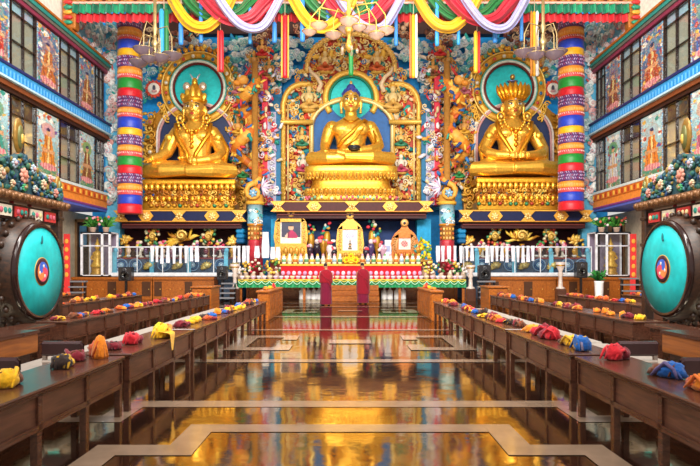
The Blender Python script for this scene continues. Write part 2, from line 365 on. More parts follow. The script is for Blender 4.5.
def side(s, nm):
    X = s*WALLX; T = .25
    b = MB()
    def wb(y0, y1, z0, z1, col, d0=0., d1=.25, m=0): b.bb(X+s*d0, X+s*d1, y0, y1, z0, z1, col, m)
    wb(15, 31.1, 4.45, 12.0, '7fa9bd', .12, .3)
    lo = struct('wall_'+nm, b, 'paint')
    b = MB(); b.bb(s*14.2, s*14.4, 15, 33.9, 0, 4.4, 'd9c9ad'); b.bb(s*14.19, s*14.15, 15, 33.9, 0, .9, '8a4a22')
    struct('wall_'+nm+'_lower', b, 'paint')
    # upper plaster wall with its rafters
    b = MB(); b.bb(X+s*.3, X+s*.5, 15, 31.1, 12.0, 16.2, 'f4f1e8'); struct('wall_'+nm+'_upper', b, 'paint')
    b = MB(); b.bb(X+s*.2, X+s*.29, 27.1, 31.1, 12.13, 15.6, '6fb0d0'); tag(b.build('corner_relief_panel', 'paint'), f'pale blue panel behind the cloud relief high in the {nm} corner', 'panel')
    for i, (yy, zz, ln) in enumerate(((25.2, 13.4, 1.5), (23.5, 12.9, 1.6), (25.9, 14.6, 1.2), (23.6, 14.2, 1.4))):
        b = MB(); b.box((X+s*.27, yy, zz), (.12, ln, .16), '3a2c26'); o = b.build('roof_bracket', 'paint')
        tag(o, f'{ordw(i)} short dark bracket on the white upper {nm} wall', 'bracket', 'dark brackets on the upper walls')
    n = {'left': 1, 'right': 2}[nm]
    # cornices and the gallery floor
    b = MB()
    b.bb(X-s*.32, X+s*.3, 15, 31.12, 12.02, 12.12, 'b5651d'); b.bb(X-s*.26, X+s*.3, 15, 31.12, 11.86, 12.02, '2f8f86'); b.bb(X-s*.2, X+s*.3, 15, 31.12, 11.72, 11.86, '6a6a62'); b.bb(X-s*.14, X+s*.3, 15, 31.12, 11.56, 11.72, '8a3550')
    struct('trim_%d' % (n*3-2), b, 'paint')
    b = MB()
    b.bb(X-s*.34, X+s*.12, 15, 31.12, 8.83, 8.93, '2a2f6a'); b.bb(X-s*.28, X+s*.12, 15, 31.12, 8.42, 8.83, '3f9fe0')
    for i in range(150): b.bb(X-s*.30, X-s*.27, 15+i*.12, 15.06+i*.12, 8.47, 8.7, '6fbcec' if i % 2 else '2f8fd4')
    b.bb(X-s*.34, X+s*.12, 15, 31.12, 8.34, 8.42, 'bfe4f4'); b.bb(X-s*.2, X+s*.12, 15, 31.12, 8.15, 8.34, '8a4a28'); b.bb(X-s*.12, X+s*.12, 15, 31.12, 8.0, 8.15, '3a2018')
    struct('trim_%d' % (n*3-1), b, 'paint')
    b = MB()
    b.bb(X-s*.12, X+s*.3, 15, 31.12, 5.28, 5.4, 'd8e6e6')
    b.bb(X-s*.1, X+s*.3, 15, 31.12, 4.95, 5.28, 'd8742a'); b.bb(X-s*.06, X+s*.3, 15, 31.12, 4.62, 4.95, 'f0913a'); b.bb(X-s*.08, X+s*.3, 15, 31.12, 4.54, 4.62, '8a3f8a')
    b.bb(X-s*.04, s*14.3, 15, 31.12, 4.42, 4.54, '5a6ac8')
    for i in range(60): b.bb(X-s*.115, X-s*.1, 15+i*.3, 15.15+i*.3, 5.0, 5.2, 'f2c050' if i % 2 else 'b8431f')
    struct('trim_%d' % (n*3), b, 'paint')
    # windows: two columns of panes with curtains behind the glass
    k = 0
    for lv, (z0, z1, tr, top) in enumerate(((8.95, 11.56, (10.06, 11.12), 'bcd6e6'), (5.42, 7.98, (6.4, 7.3), '4a3328'))):
        for (y0, y1, ncol) in ((29.75, 30.75, 2), (26.15, 27.9, 2), (22.35, 24.1, 2), (18.6, 20.3, 2)):
            f = MB(); mid = (y0+y1)/2; t = .034
            for yy in (y0+t/2, mid, y1-t/2): f.bb(X-s*.05, X+s*.06, yy-t/2, yy+t/2, z0, z1, '2a1c1a')
            for zz in (z0+t/2, *tr, z1-t/2): f.bb(X-s*.045, X+s*.06, y0, y1, zz-t/2, zz+t/2, '2a1c1a')
            num = lv*4+k % 4+1+(0 if s < 0 else 8); k += 1
            fr = f.build('window_%d' % num, 'gloss'); fr['kind'] = 'structure'
            c = MB(); ys = [y0, mid, y1]
            for i in range(2):
                zs = [z0, *tr, z1]
                for j in range(3):
                    col = top if j == 2 else jit(['b4ae9a', 'c0b8a0'][i] if lv == 0 else ['cab696', 'd4be9c'][i], .06)
                    c.bb(X+s*.09, X+s*.11, ys[i], ys[i+1], zs[j], zs[j+1], col)
            c.build('curtain', 'cloth', fr)
            g = MB(); g.bb(X+s*.01, X+s*.02, y0, y1, z0, z1, 'ffffff'); g.build('pane', 'glass', fr)
    # painted murals between the windows
    ml = [(28.0, 29.65, 0), (24.2, 26.05, 1), (20.45, 22.25, 2)]
    for lv, (z0, z1) in enumerate(((8.98, 11.5), (5.42, 7.96))):
        for (y0, y1, i) in ml:
            robe = [['a0622a', 'c9702a', 'c03a2a'], ['8a5a2a', 'e08a2a', '2f9a8a']][lv][i]
            if s > 0: robe = [['8a4a2a', 'c0562a', '3f6ab0'], ['dfe6ea', 'e8862a', 'c06a8a']][lv][i]
            sky = ('356f9f', '6f98b4') if lv == 0 else ('9fd0dc', 'd8ece6')
            fn = paint_fn(3+i+lv*5+(20 if s > 0 else 0), robe, [['6a8fb0','8a6a8a','4a9a9a'],['6aa86a','d8a0b0','3f9f8a']][lv][i] if s < 0 else [['7a6a8a','5a8ab0','4a9a9a'],['3f9f7a','a8c8d8','c8a0a0']][lv][i], .55 if lv == 0 else 1., sky, busy=(.95 if lv == 0 else .55))
            def pos(u, v, y0=y0, y1=y1, z0=z0, z1=z1):
                yy = y0+(y1-y0)*(u if s < 0 else 1-u); return (X-s*.03, yy, z0+(z1-z0)*v)
            m = MB(); m.grid(pos, 34, 84, fn)
            if s > 0: pass
            f = MB()
            f.bb(X-s*.02, X+s*.12, y0, y1, z0, z1, '5a4a3a')
            o = f.build('wall_mural', 'paint')
            desc = [['blue and rust deity mural nearest the altar', 'blue mural of an orange deity between windows', 'crowded blue mural farthest from the altar'],
                    ['pale mural of a haloed figure nearest the altar', 'mural of a standing orange robed figure', 'pale teal mural farthest from the altar']][lv][i]
            if s > 0 and lv == 1 and i == 0: desc = 'mural of a white robed figure nearest the altar'
            tag(o, f'{desc}, {["upper","lower"][lv]} row of {nm} wall', 'mural', 'painted wall murals')
            m.build('painting', 'mural', o)
    # doorway under the gallery
    d = MB(); d.bb(s*13.45, s*14.1, 31, 31.1, 0, 3.9, '241618'); d.bb(s*13.4, s*13.5, 30.95, 31.2, 0, 4.0, '8a6a4a'); d.bb(s*14.08, s*14.2, 30.95, 31.2, 0, 4.0, '8a6a4a'); d.bb(s*13.4, s*14.2, 30.95, 31.2, 3.9, 4.05, '8a6a4a')
    do = struct('door_%d' % n, d, 'gloss')
    g = MB(); g.bb(s*13.6, s*13.95, 30.96, 31, 2.6, 3.7, '4a86b0'); g.build('pane', 'gloss', do)
    q = MB(); q.bb(s*13.42, s*13.7, 28.7, 28.78, 0.0, 3.15, 'e23a3a')
    for i in range(5): q.ell((s*13.56, 28.69, 1.2+i*.4), (.1, .03, .12), 'f0a840')
    tag(q.build('red_banner', 'cloth'), f'tall red patterned banner under the {nm} gallery beside the drum', 'banner')
side(-1, 'left'); side(1, 'right')
b = MB(); b.bb(-14.6, 14.6, YB, YB+.3, 0, 16.4, '1aa0ee'); struct('wall_back', b, 'paint')
b = MB(); b.bb(-13.3, 13.3, 20, 34.3, 16.2, 16.4, 'efeae0'); struct('ceiling', b, 'paint')
b = MB(); b.bb(-12.4, 12.4, YB-.5, YB, 14.6, 15.3, '3a1c18'); b.bb(-12.4, 12.4, YB-.8, YB, 15.3, 16.2, '7a3a22')
struct('trim_7', b, 'paint')
# ================================================================== seating in the hall
TOPZ = .6
def make_table(L=2.4, D=.52, wood='walnut'):
    t = thing('prayer_table', 'dark prayer table', 'table')
    b = MB(); b.bev(-.03, D, 0, L, TOPZ-.035, TOPZ, '4a2c22', .01); b.build('table_top', 'walnut', t)
    n = 3; w = L/n
    for i in range(n):
        b = MB(); b.bb(.02, .05, i*w+.03, (i+1)*w-.03, .315, TOPZ-.05, '4a2c22'); b.build('front_panel', 'walnut_panel', t)
    f = MB(); f.bb(0, .06, .01, L-.01, .285, .33, '3a2018'); f.bb(0, .06, .01, L-.01, TOPZ-.06, TOPZ-.034, '3a2018')
    for i in range(n+1): f.bb(0, .062, max(.01, i*w-.03), min(L-.01, i*w+.03), .29, TOPZ-.04, '3a2018')
    f.bb(.05, D-.03, .01, .04, .3, TOPZ-.04, '3a2018'); f.bb(.05, D-.03, L-.04, L-.01, .3, TOPZ-.04, '3a2018'); f.bb(D-.06, D-.03, .02, L-.02, .40, TOPZ-.04, '3a2018')
    f.build('apron_frame', 'walnut', t)
    for i in range(n+1):
        for x in ((0, D-.09) if i in (0, n) else (0,)):
            b = MB(); y = min(max(i*w, .04), L-.04); b.bb(x+.005, x+.06, y-.032, y+.032, 0, .3, '3a2018') if x == 0 else b.bb(x+.005, x+.06, y-.032, y+.032, 0, TOPZ-.04, '3a2018'); b.build('leg', 'walnut', t)
    return t
def make_seat(L=2.4):
    t = thing('meditation_seat', 'low seat', 'seat')
    b = MB(); b.bb(0, .62, 0.02, L-.02, .0, .3, '4a2c20'); b.build('seat_base', 'walnut', t)
    b = MB(); b.bev(-.02, .64, .0, L, .3, .41, '9a8f86', .03); b.build('seat_cushion', 'cloth', t)
    return t
tab0 = make_table(); seat0 = make_seat()
def flipx(root):     # the mirrored build for the other side of the aisle
    for ch in [root]+list(root.children):
        if ch.type == 'MESH':
            for v in ch.data.vertices: v.co.x *= -1
            ch.data.flip_normals()
    return root
tabL = flipx(tab0); seatL = flipx(seat0)
tabR = make_table(); seatR = make_seat()
used = set()
def place(root, loc, label, group):
    if root.name not in used:
        used.add(root.name); root.location = loc; root['label'] = label; root['group'] = group; return root
    return dup(root, loc, label, group)
rows = [(2.27, [3.6, 6.16, 8.7, 11.25, 13.8]), (4.7, [9.95, 12.5, 15.1, 17.7]), (7.0, [12.6, 15.2, 17.8]), (9.3, [15.6, 18.2])]
rn = ['aisle row', 'second row', 'third row', 'outermost row']
tables = []
for ri, (x, ys) in enumerate(rows):
    for i, y in enumerate(ys):
        for s, nm, tr, sr in ((-1, 'left', tabL, seatL), (1, 'right', tabR, seatR)):
            place(tr, (s*x, y, 0), f'{ordw(i)} dark walnut prayer table from the near end, {rn[ri]}, {nm} of aisle', 'prayer tables in rows')
            place(sr, (s*(x+.78), y, 0), f'{ordw(i)} pale cushioned low seat from the near end, {rn[ri]}, {nm} of aisle', 'low seats behind the tables')
            tables.append((s, nm, ri, i, x, y))
# padded backrests at the nearest seats
def backrest(s, x, y, lab):
    t = thing('padded_backrest', lab, 'backrest', (s*x, y, .41), 'padded backrests on the nearest seats')
    b = MB(); b.bev(s*(x-.02), s*(x+.44), y, y+.08, .53, .69, '3a1c1e', .025); b.build('pad', 'gloss', t)
    b = MB(); b.bev(s*(x), s*(x+.42), y+.0, y+.07, .455, .485, 'c9b8ac', .01); b.build('rail', 'gloss', t)
    for xx in (x+.02, x+.38):
        b = MB(); b.bb(s*xx, s*(xx+.04), y+.02, y+.06, .41, .54, 'b8aca6'); b.build('post', 'metal', t)
for s, nm in ((-1, 'left'), (1, 'right')):
    backrest(s, 2.93, 5.25, f'dark padded backrest on chrome posts nearest the viewer, {nm} of aisle')
    backrest(s, 2.9, 6.45, f'dark padded backrest on chrome posts, second from the near end, {nm} of aisle')
    # orange plank desk and drummer's bench beside the drum
    t = thing('plank_desk', f'orange wooden plank desk behind the {nm} aisle seats', 'desk', (s*4.0, 6.0, 0))
    b = MB(); b.bev(s*3.95, s*4.0, 5.2, 7.6, .42, .66, 'c47a2c', .01); b.build('front_panel', 'oak', t)
    b = MB(); b.bb(s*3.93, s*4.35, 5.2, 7.6, .66, .70, '4a2c22'); b.build('desk_top', 'walnut', t)
    for yy in (5.25, 7.5):
        b = MB(); b.bb(s*4.0, s*4.3, yy, yy+.05, 0, .66, '4a2c22'); b.build('leg', 'walnut', t)
    t = thing('drum_bench', f'low dark bench below the {nm} drum', 'bench', (s*5, 8.4, 0))
    b = MB(); b.bev(s*4.75, s*5.25, 7.3, 9.7, .53, .59, '4a2c22', .012); b.build('bench_top', 'walnut', t)
    b = MB(); b.bb(s*4.8, s*4.84, 7.4, 9.6, .3, .53, '3a2018'); b.bb(s*5.16, s*5.2, 7.4, 9.6, .3, .53, '3a2018'); b.build('apron_frame', 'walnut', t)
    for yy in (7.4, 9.5):
        for xx in (4.8, 5.14):
            b = MB(); b.bb(s*xx, s*(xx+.06), yy, yy+.06, 0, .53, '3a2018'); b.build('leg', 'walnut', t)
    # orange pulpit that closes the aisle row
    t = thing('end_cabinet', f'orange wooden cabinet closing the {nm} aisle row', 'cabinet', (s*2.45, 18.6, 0))
    b = MB(); b.bev(s*2.3, s*2.62, 16.95, 20.3, 0, .8, 'c47a2c', .015); b.build('body', 'oak', t)
    b = MB(); b.bev(s*2.27, s*2.65, 16.9, 20.35, .8, .86, '9a5a22', .015); b.build('cabinet_top', 'oak', t)
    for k in range(5):
        b = MB(); b.bb(s*2.27, s*2.31, 17.05+k*.66, 17.6+k*.66, .08, .72, 'a8601e'); b.build('side_panel', 'oak', t)
    for k in range(1):
        b = MB(); b.bb(s*2.36, s*2.56, 16.93, 16.96, .08, .72, 'a8601e'); b.build('front_panel', 'oak', t)
    t = thing('end_cabinet', f'orange wooden cabinet at the far end of the second row, {nm} of aisle', 'cabinet', (s*5.0, 20.9, 0))
    b = MB(); b.bev(s*4.7, s*5.35, 20.3, 21.6, 0, .82, 'c47a2c', .015); b.build('body', 'oak', t)
    b = MB(); b.bev(s*4.66, s*5.4, 20.25, 21.65, .82, .88, '9a5a22', .015); b.build('cabinet_top', 'oak', t)
    for k in range(2):
        b = MB(); b.bb(s*(4.76+.29*k), s*(5.0+.29*k), 20.27, 20.31, .08, .74, 'a8601e'); b.build('front_panel', 'oak', t)

# cloth bundles lying on the tables
CC = {'orange': 'e8821e', 'yellow': 'f0b41c', 'maroon': '7a1a28', 'red': 'c8202c', 'blue': '1c5aa8', 'brown': '6a3a22', 'dark': '33241f', 'lime': 'd8d020', 'rust': 'c2501e'}
_bun = {}
def bundle_proto(kind, c1, c2):
    key = (kind, c1, c2)
    if key in _bun: return _bun[key]
    r = random.Random(str(key)); t = thing('cloth_bundle', 'folded cloth bundle', 'cloth')
    sd = r.uniform(0, 50)
    def lump(b, c, rad, col, amp=.22, cut=-.75):
        def fn(d):
            return 1+amp*noise.noise((d.x*2.1+sd, d.y*2.1, d.z*2.3))+.1*math.sin(9*d.x+5*d.z+sd)
        n0 = len(b.v); b.ell(c, rad, col, None, 16, 10, fn=fn)
        for i in range(n0, len(b.v)):
            x, y, z = b.v[i]; b.v[i] = (x, y, max(.002, z))
    h = {0: .075, 1: .058, 2: .092, 3: .13, 4: .1}[kind]
    b = MB()
    if kind == 3:
        b.lathe((0,0,0), [(.08, 0), (.085, .03), (.07, .11), (.055, .17), (.035, .215), (.012, .235)], CC[c1], 14, wav=lambda i, j: 1+.13*math.sin(i*2.7+j*.4))
        for i in range(4): b.tube([(-.07+.04*i, -.075, .01), (-.05+.03*i, -.055, .12), (-.02+.015*i, -.02, .22)], .01, jit(CC[c1], .2))
    else: lump(b, (0, 0, h*.6), (.085, .11, h), CC[c1], .34)
    for i in range(0 if kind == 3 else 5):
        q = -.075+.035*i+r.uniform(-.01, .01); c = mixc(CC[c1], CC[c2], r.choice([0, 0, .25, .6])); w_ = r.uniform(.014, .024)
        b.tube([(q-.02, -.11+r.uniform(-.02, .02), .012), (q, -.06, h*r.uniform(.7, 1.1)), (q+r.uniform(-.02, .03), .02, h*r.uniform(1.1, 1.6)), (q+.02, .09, h*.8), (q+r.uniform(-.02, .04), .13, .012)], [w_*.6, w_, w_*1.2, w_, w_*.5], jit(c, .15, r), 6, flat=.7)
    b.build('outer_fold', 'cloth', t)
    b = MB()
    lump(b, (.04, .12 if kind != 3 else .15, h*.45), (.075, .1, h*.72), CC[c2], .34)
    b.build('inner_fold', 'cloth', t)
    b = MB(); b.tube([(-.09, -.02, .02), (-.04, -.04, h*1.3), (.03, -.03, h*1.5), (.085, .0, .03)], .014, jit(CC[c2], .15), 6, flat=.6); b.build('strap', 'cloth', t)
    if kind == 4:      # a corner of the cloth hangs over the table edge
        b = MB(); b.grid(lambda u, v: (.0+.16*min(1, (1-v)*2.2), (u-.5)*.26*(.25+.75*min(1, v*1.6)), .1-.06*(1-v) if v > .55 else .073-.42*(.55-v)), 10, 12, lambda u, v: jit(CC[c1], .12, r), 0, True); b.build('hanging_fold', 'cloth', t)
    _bun[key] = t; return t
cnt = {}
def bundle(s, x, y, kind, c1, c2, where, grp):
    key = (c1, c2, where); cnt[key] = cnt.get(key, 0)+1
    return (s, x, y, kind, c1, c2, where, grp, cnt[key])
plan = []
for s, nm, ri, i, x, y in tables:
    where = f'{rn[ri]}, {nm} of aisle'
    if ri == 0 and i <= 1:
        near = {(-1, 0): [(4.42, .26, 2, 'yellow', 'brown'), (5.25, .25, 0, 'dark', 'yellow'), (5.68, .32, 1, 'maroon', 'brown'), (5.85, .17, 3, 'orange', 'rust')],
                (-1, 1): [(6.5, .3, 1, 'maroon', 'dark'), (6.95, .26, 0, 'red', 'maroon'), (7.55, .11, 4, 'yellow', 'yellow'), (7.95, .24, 2, 'lime', 'orange'), (8.3, .28, 0, 'orange', 'brown')],
                (1, 0): [(4.25, .26, 2, 'orange', 'rust'), (4.8, .3, 2, 'blue', 'brown'), (5.75, .26, 2, 'red', 'maroon')],
                (1, 1): [(6.4, .2, 2, 'blue', 'yellow'), (6.8, .24, 0, 'yellow', 'brown'), (7.4, .22, 2, 'red', 'maroon'), (7.8, .26, 2, 'maroon', 'red'), (8.3, .24, 0, 'orange', 'yellow')]}[(s, i)]
        for yy, dx, kd, c1, c2 in near: plan.append((s, x+dx, yy, kd, c1, c2, where))
        continue
    n = {0: 8, 1: 9, 2: 8, 3: 6}[ri]
    if ri == 1 and i == 0: n = 6
    for k in range(n):
        c1 = R.choice(['orange','orange','yellow','rust','maroon','red','rust','blue','brown','maroon','dark']); c2 = R.choice(['maroon','brown','orange','rust','dark','yellow'])
        plan.append((s, x+R.uniform(.14, .3), y+.2+(2.05/n)*(k+R.uniform(.1, .5)), R.choice([0, 0, 1, 2]), c1, c2, where))
for s, nm in ((-1, 'left'), (1, 'right')):
    for yy, c1, c2, kd in ((17.6, 'orange', 'rust', 0), (18.6, 'yellow', 'orange', 2), (19.3, 'red', 'orange', 3)): plan.append((s, 2.46, yy, kd, c1, c2, f'end cabinet, {nm} of aisle'))
plan.sort(key=lambda p: p[2])
usedb = set()
for s, x, y, kd, c1, c2, where in plan:
    key = (c1, c2, where); cnt[key] = cnt.get(key, 0)+1
    z = .862 if 'cabinet' in where else TOPZ+.001
    lab = f'{ordw(cnt[key]-1)} {c1} and {c2} cloth bundle from the near end, {where}' if c1 != c2 else f'{ordw(cnt[key]-1)} all {c1} cloth bundle from the near end, {where}'
    pr = bundle_proto(kd, c1, c2)
    if pr.name in usedb: o = dup(pr, (s*x, y, z), lab, 'cloth bundles left on the tables')
    else:
        usedb.add(pr.name); o = pr; o.location = (s*x, y, z); o['label'] = lab; o['group'] = 'cloth bundles left on the tables'
    o.rotation_euler = (0, 0, R.uniform(-.9, .9) if kd != 4 else 0); q = R.uniform(.6, .85) if y > 8.6 else .92; o.scale = (q, q, q*R.uniform(.85, 1.2))
# the fold of yellow cloth that hangs over a table's front edge
# ================================================================== the great drums and their stands
def drum(s, nm):
    Y = 10.3; X = s*(5.31 if s < 0 else 5.39); Z = 1.425 if s < 0 else 1.47; r = .8
    t = thing('temple_drum', f'great round drum with turquoise head hanging in the {nm} stand', 'drum', (X, Y, Z))
    b = MB(); L = .66
    prof = [(r-.01, 0), (r+.03, .03), (r+.1, .15), (r+.14, L/2), (r+.1, L-.15), (r+.03, L-.03), (r-.01, L)]
    ax = [(q, z) for q, z in prof]
    b.lathe((X+s*.0, Y, Z), [(q, -z if s < 0 else z) for q, z in ax], ['2a1710','3a2014','4a2a18','4a2a18','3a2014','2a1710'], 40, axis='X')
    for i in range(26):
        a = 2*math.pi*i/26
        for j, zz in enumerate((.2, .33, .46)):
            b.ell((X+s*zz, Y+math.cos(a)*(r+.13), Z+math.sin(a)*(r+.13)), (.05, .06, .06), jit(['6a3f20','7a4a24','553018'][j]), nu=6, nv=4)
    b.build('shell', 'dark', t)
    b = MB(); b.lathe((X, Y, Z), [(r-.045, s*.0), (r-.045, -s*.03), (r+.02, -s*.025), (r+.045, s*.03), (r+.03, s*.07)], '2a1512', 48, axis='X'); b.build('rim', 'gloss', t)
    b = MB(); b.lathe((X-s*.012, Y, Z), [(r-.04, s*.01), (r-.04, -s*.004), (.3, -s*.01), (.02, -s*.012)], '12c0c4', 48, axis='X'); h = b.build('drumhead', 'mural', t)
    b = MB(); x = X-s*.026
    b.lathe((x, Y, Z), [(.232, s*.005), (.232, -s*.004), (.17, -s*.005)], '3a1626', 32, axis='X')
    b.lathe((x, Y, Z), [(.245, s*.006), (.245, -s*.002), (.2, -s*.002)], 'c89a3a', 32, axis='X')
    cols = ['3a6ad8', 'f08a4a', 'e8506a']
    for k in range(3):
        vs = [(x-s*.012, Y, Z)]; n = 12
        for i in range(n+1):
            a = 2*math.pi*(k/3+i/n/3); vs.append((x-s*.012, Y+.17*math.cos(a), Z+.17*math.sin(a)))
        # curled wedge: radial edges bend as they leave the centre
        pts = [Vector((x-s*.012, Y, Z))]; ed = []
        def sw(rad, a): a += (1-rad/.17)*2.2; return (x-s*.013, Y+rad*math.cos(a), Z+rad*math.sin(a))
        vs = []; fs = []
        for j in range(7):
            for i in range(n+1): vs.append(sw(.002+.168*j/6, 2*math.pi*(k/3+i/n/3)))
        for j in range(6):
            for i in range(n): fs.append((j*(n+1)+i, j*(n+1)+i+1, (j+1)*(n+1)+i+1, (j+1)*(n+1)+i))
        b.add(vs, fs, cols[k], 0, False)
        a = 2*math.pi*(k/3+.2); b.ell((x-s*.014, Y+.1*math.cos(a), Z+.1*math.sin(a)), (.004, .03, .03), 'f6e0d0', nu=8)
    b.ell((x-s*.002, Y, Z+.55), (.006, .035, .075), '1c7a86', nu=8); b.ell((x-s*.003, Y-.02, Z+.5), (.006, .03, .03), '1c6a78', nu=8)
    b.build('emblem', 'mural', h)
    # stand
    XS = X+s*.34
    t = thing('drum_stand', f'dark carved stand with floral crest holding the {nm} drum', 'drum stand', (XS, Y, 0))
    for yy in (8.85, 11.55):
        b = MB(); b.bev(XS-.09, XS+.09, yy-.08, yy+.08, .05, 2.62, '2a1a14', .02)
        for zz in (.35, 1.1, 1.9, 2.4): b.bev(XS-.11, XS+.11, yy-.1, yy+.1, zz, zz+.07, '6a3f20', .015)
        b.build('post', 'dark', t)
        b = MB(); b.bev(XS-.3, XS+.3, yy-.13, yy+.13, 0, .1, '3a2014', .02); b.build('foot', 'dark', t)
    b = MB(); b.bev(XS-.16, XS+.16, 8.6, 11.8, 2.6, 2.76, '6a4426', .04)
    for i in range(34): b.ell((XS-s*.15, 8.68+i*.092, 2.67+.02*(i % 2)), (.05, .06, .06), jit('7a5230', .3), nu=6, nv=4)
    b.build('beam', 'goldp', t)
    b = MB(); b.bb(XS-.05, XS+.05, 8.95, 11.45, 2.3, 2.56, '2a1712')
    for i, c in enumerate(['c83a3a', 'e8dcc8', 'c83a3a', 'e8dcc8', 'c83a3a']):
        b.bb(XS-s*.07, XS-s*.05, 9.02+i*.49, 9.42+i*.49, 2.34, 2.52, c)
        for q in range(3): b.ell((XS-s*.075, 9.1+i*.49+q*.12, 2.43), (.02, .05, .05), R.choice(['2f9a8a','f0d8a0','d86a80']), nu=6, nv=4)
    b.build('frieze_trim', 'paint', t)
    # hanging straps from beam to drum
    for yy in (Y-.28, Y+.28):
        b = MB(); b.tube([(XS, yy, 2.62), (XS, yy, 2.45), (XS, yy*.5+Y*.5, Z+r+.1)], .035, 'a02a2a', 6); b.build('strap', 'cloth', t)
    # crest board with flowers
    b = MB(); n = 30
    def top(u): # height of the crest along its length 0..1
        return .2+.48*math.exp(-((u-.5)/.19)**2)+.2*math.exp(-((u-.22)/.12)**2)+.2*math.exp(-((u-.78)/.12)**2)+.03*math.sin(u*40)
    vs = []; fs = []
    for i in range(n+1):
        yy = 8.75+2.95*i/n; h = 2.74+top(i/n)
        vs += [(XS-.06, yy, 2.72), (XS-.06, yy, h), (XS+.06, yy, h), (XS+.06, yy, 2.72)]
    for i in range(n):
        a = i*4; fs += [(a, a+4, a+5, a+1), (a+1, a+5, a+6, a+2), (a+2, a+6, a+7, a+3)]
    b.add(vs, fs, '2c4a52'); b.build('crest_board', 'paint', t)
    b = MB(); rr = random.Random(5)
    for i in range(190):
        u = .02+.96*((i*.618) % 1); zz = 2.78+rr.uniform(0, 1)*(top(u)-.02); yy = 8.75+2.95*u; q = rr.uniform(.03, .075)
        b.ell((XS-s*.07, yy, zz), (.035, q, q*rr.uniform(.5, 1)), jit(rr.choice(['235a60','1c4050','3a6a52','4a7a86','8a7438','2a4670','205246'])), Matrix.Rotation(rr.uniform(0, 3), 3, 'X'), 7, 4)
    b.build('leaf_pattern', 'paint', t)
    rr = random.Random(9)
    fl_ = [(.5, .3, .14, 'cf9482'), (.28, .24, .1, 'c4b294'), (.72, .24, .1, 'c4b294'), (.4, .46, .09, 'a6bac8'), (.6, .46, .09, 'a6bac8'), (.13, .14, .09, 'c08a80'), (.87, .14, .09, 'c08a80'), (.38, .12, .07, 'c8b898'), (.62, .12, .07, 'b4c4be'), (.2, .38, .08, 'd8a0a0'), (.8, .38, .08, 'd8a0a0'), (.5, .1, .07, '3f9a6a')]
    for u, hz, q, c in fl_:
        b = MB(); yy = 8.75+2.95*u; zz = 2.76+hz
        for k in range(8):
            a = 2*math.pi*k/8; b.ell((XS-s*.1, yy+math.cos(a)*q*.62, zz+math.sin(a)*q*.62), (.025, q*.4, q*.28), jit(c, .12), Matrix.Rotation(a, 3, 'X'), 7, 4)
        b.ell((XS-s*.12, yy, zz), (.04, q*.4, q*.4), mixc(c, 'b8604a', .6), nu=8)
        b.build('flower', 'paint', t)
    for yy, zz, hh, nme in ((10.22, 3.38, .62, 'finial'), (11.6, 2.8, .42, 'finial')):
        b = MB(); b.lathe((XS, yy, zz-.06), [(.09, 0), (.05, .05), (.07, .09), (.04, .12)], 'a86a24', 10)
        b.ell((XS, yy, zz+.05+hh/2), (.05, hh*.24, hh*.5), '8f6a26', nu=14, nv=8)
        b.ell((XS-s*.03, yy, zz+.03+hh/2), (.05, hh*.15, hh*.34), '6a6a3a', nu=12, nv=8); b.ell((XS-s*.06, yy, zz+hh/2), (.04, hh*.07, hh*.15), 'e0b050', nu=8)
        b.build(nme, 'goldp', t)
drum(-1, 'left'); drum(1, 'right')
# ================================================================== statues
def remesh(mb, name, mats, parent, vox, col, smooth=3, loc=None):
    o = mb.build(name+'_raw', mats, parent, loc)
    m = o.modifiers.new('r', 'REMESH'); m.mode = 'VOXEL'; m.voxel_size = vox
    m2 = o.modifiers.new('s', 'SMOOTH'); m2.iterations = smooth; m2.factor = .5
    dg = bpy.context.evaluated_depsgraph_get(); me = bpy.data.meshes.new_from_object(o.evaluated_get(dg))
    for a in list(me.color_attributes): me.color_attributes.remove(a)
    ca = me.color_attributes.new('Col', 'FLOAT_COLOR', 'POINT'); c = lin(col)
    vals = []
    for v in me.vertices:
        cc = c(v.co) if callable(c) else c; vals += [cc[0], cc[1], cc[2], 1.]
    ca.data.foreach_set('color', vals)
    me.polygons.foreach_set('use_smooth', [True]*len(me.polygons)); me.materials.clear()
    for q in (mats if isinstance(mats, (list, tuple)) else [mats]): me.materials.append(M[q])
    old = o.data; o.modifiers.clear(); o.data = me; bpy.data.meshes.remove(old); q0 = LOC.get(o.name); o.name = name; me.name = name; LOC[o.name] = q0
    return o
class SP:     # statue space: x across, y up, d forward, all in face units
    def __init__(s, cx, by, Y): s.o = W(cx, by, Y); s.k = Y/F; s.xs = 1.
    def p(s, x, y, d=0): return s.o+Vector((x*s.xs, -d, y))*s.k
    def ell(s, b, x, y, d, rx, ry, rd, col='f0b030', ang=0, nu=14, nv=9, mat=0):
        b.ell(s.p(x, y, d), (rx*s.k, rd*s.k, ry*s.k), col, Matrix.Rotation(-math.radians(ang), 3, 'Y') if ang else None, nu, nv, mat)
    def tube(s, b, pts, r, col='f0b030', n=10, flat=1., mat=0):
        rr = [q*s.k for q in r] if isinstance(r, (list, tuple)) else r*s.k
        b.tube([s.p(*p) for p in pts], rr, col, n, mat, flat)
    def loft(s, b, secs, col='f0b030', n=20):     # secs: (y, cx, cd, rx, rd)
        vs = []; fs = []
        for y, cx, cd, rx, rd in secs:
            for i in range(n):
                a = 2*math.pi*i/n; vs.append(s.p(cx+rx*math.cos(a), y, cd+rd*math.sin(a)))
        for j in range(len(secs)-1):
            for i in range(n):
                q = (i+1)%n; fs.append((j*n+i, j*n+q, (j+1)*n+q, (j+1)*n+i))
        fs.append(tuple(range(n-1,-1,-1))); fs.append(tuple(range((len(secs)-1)*n, len(secs)*n)))
        b.add(vs, fs, col)
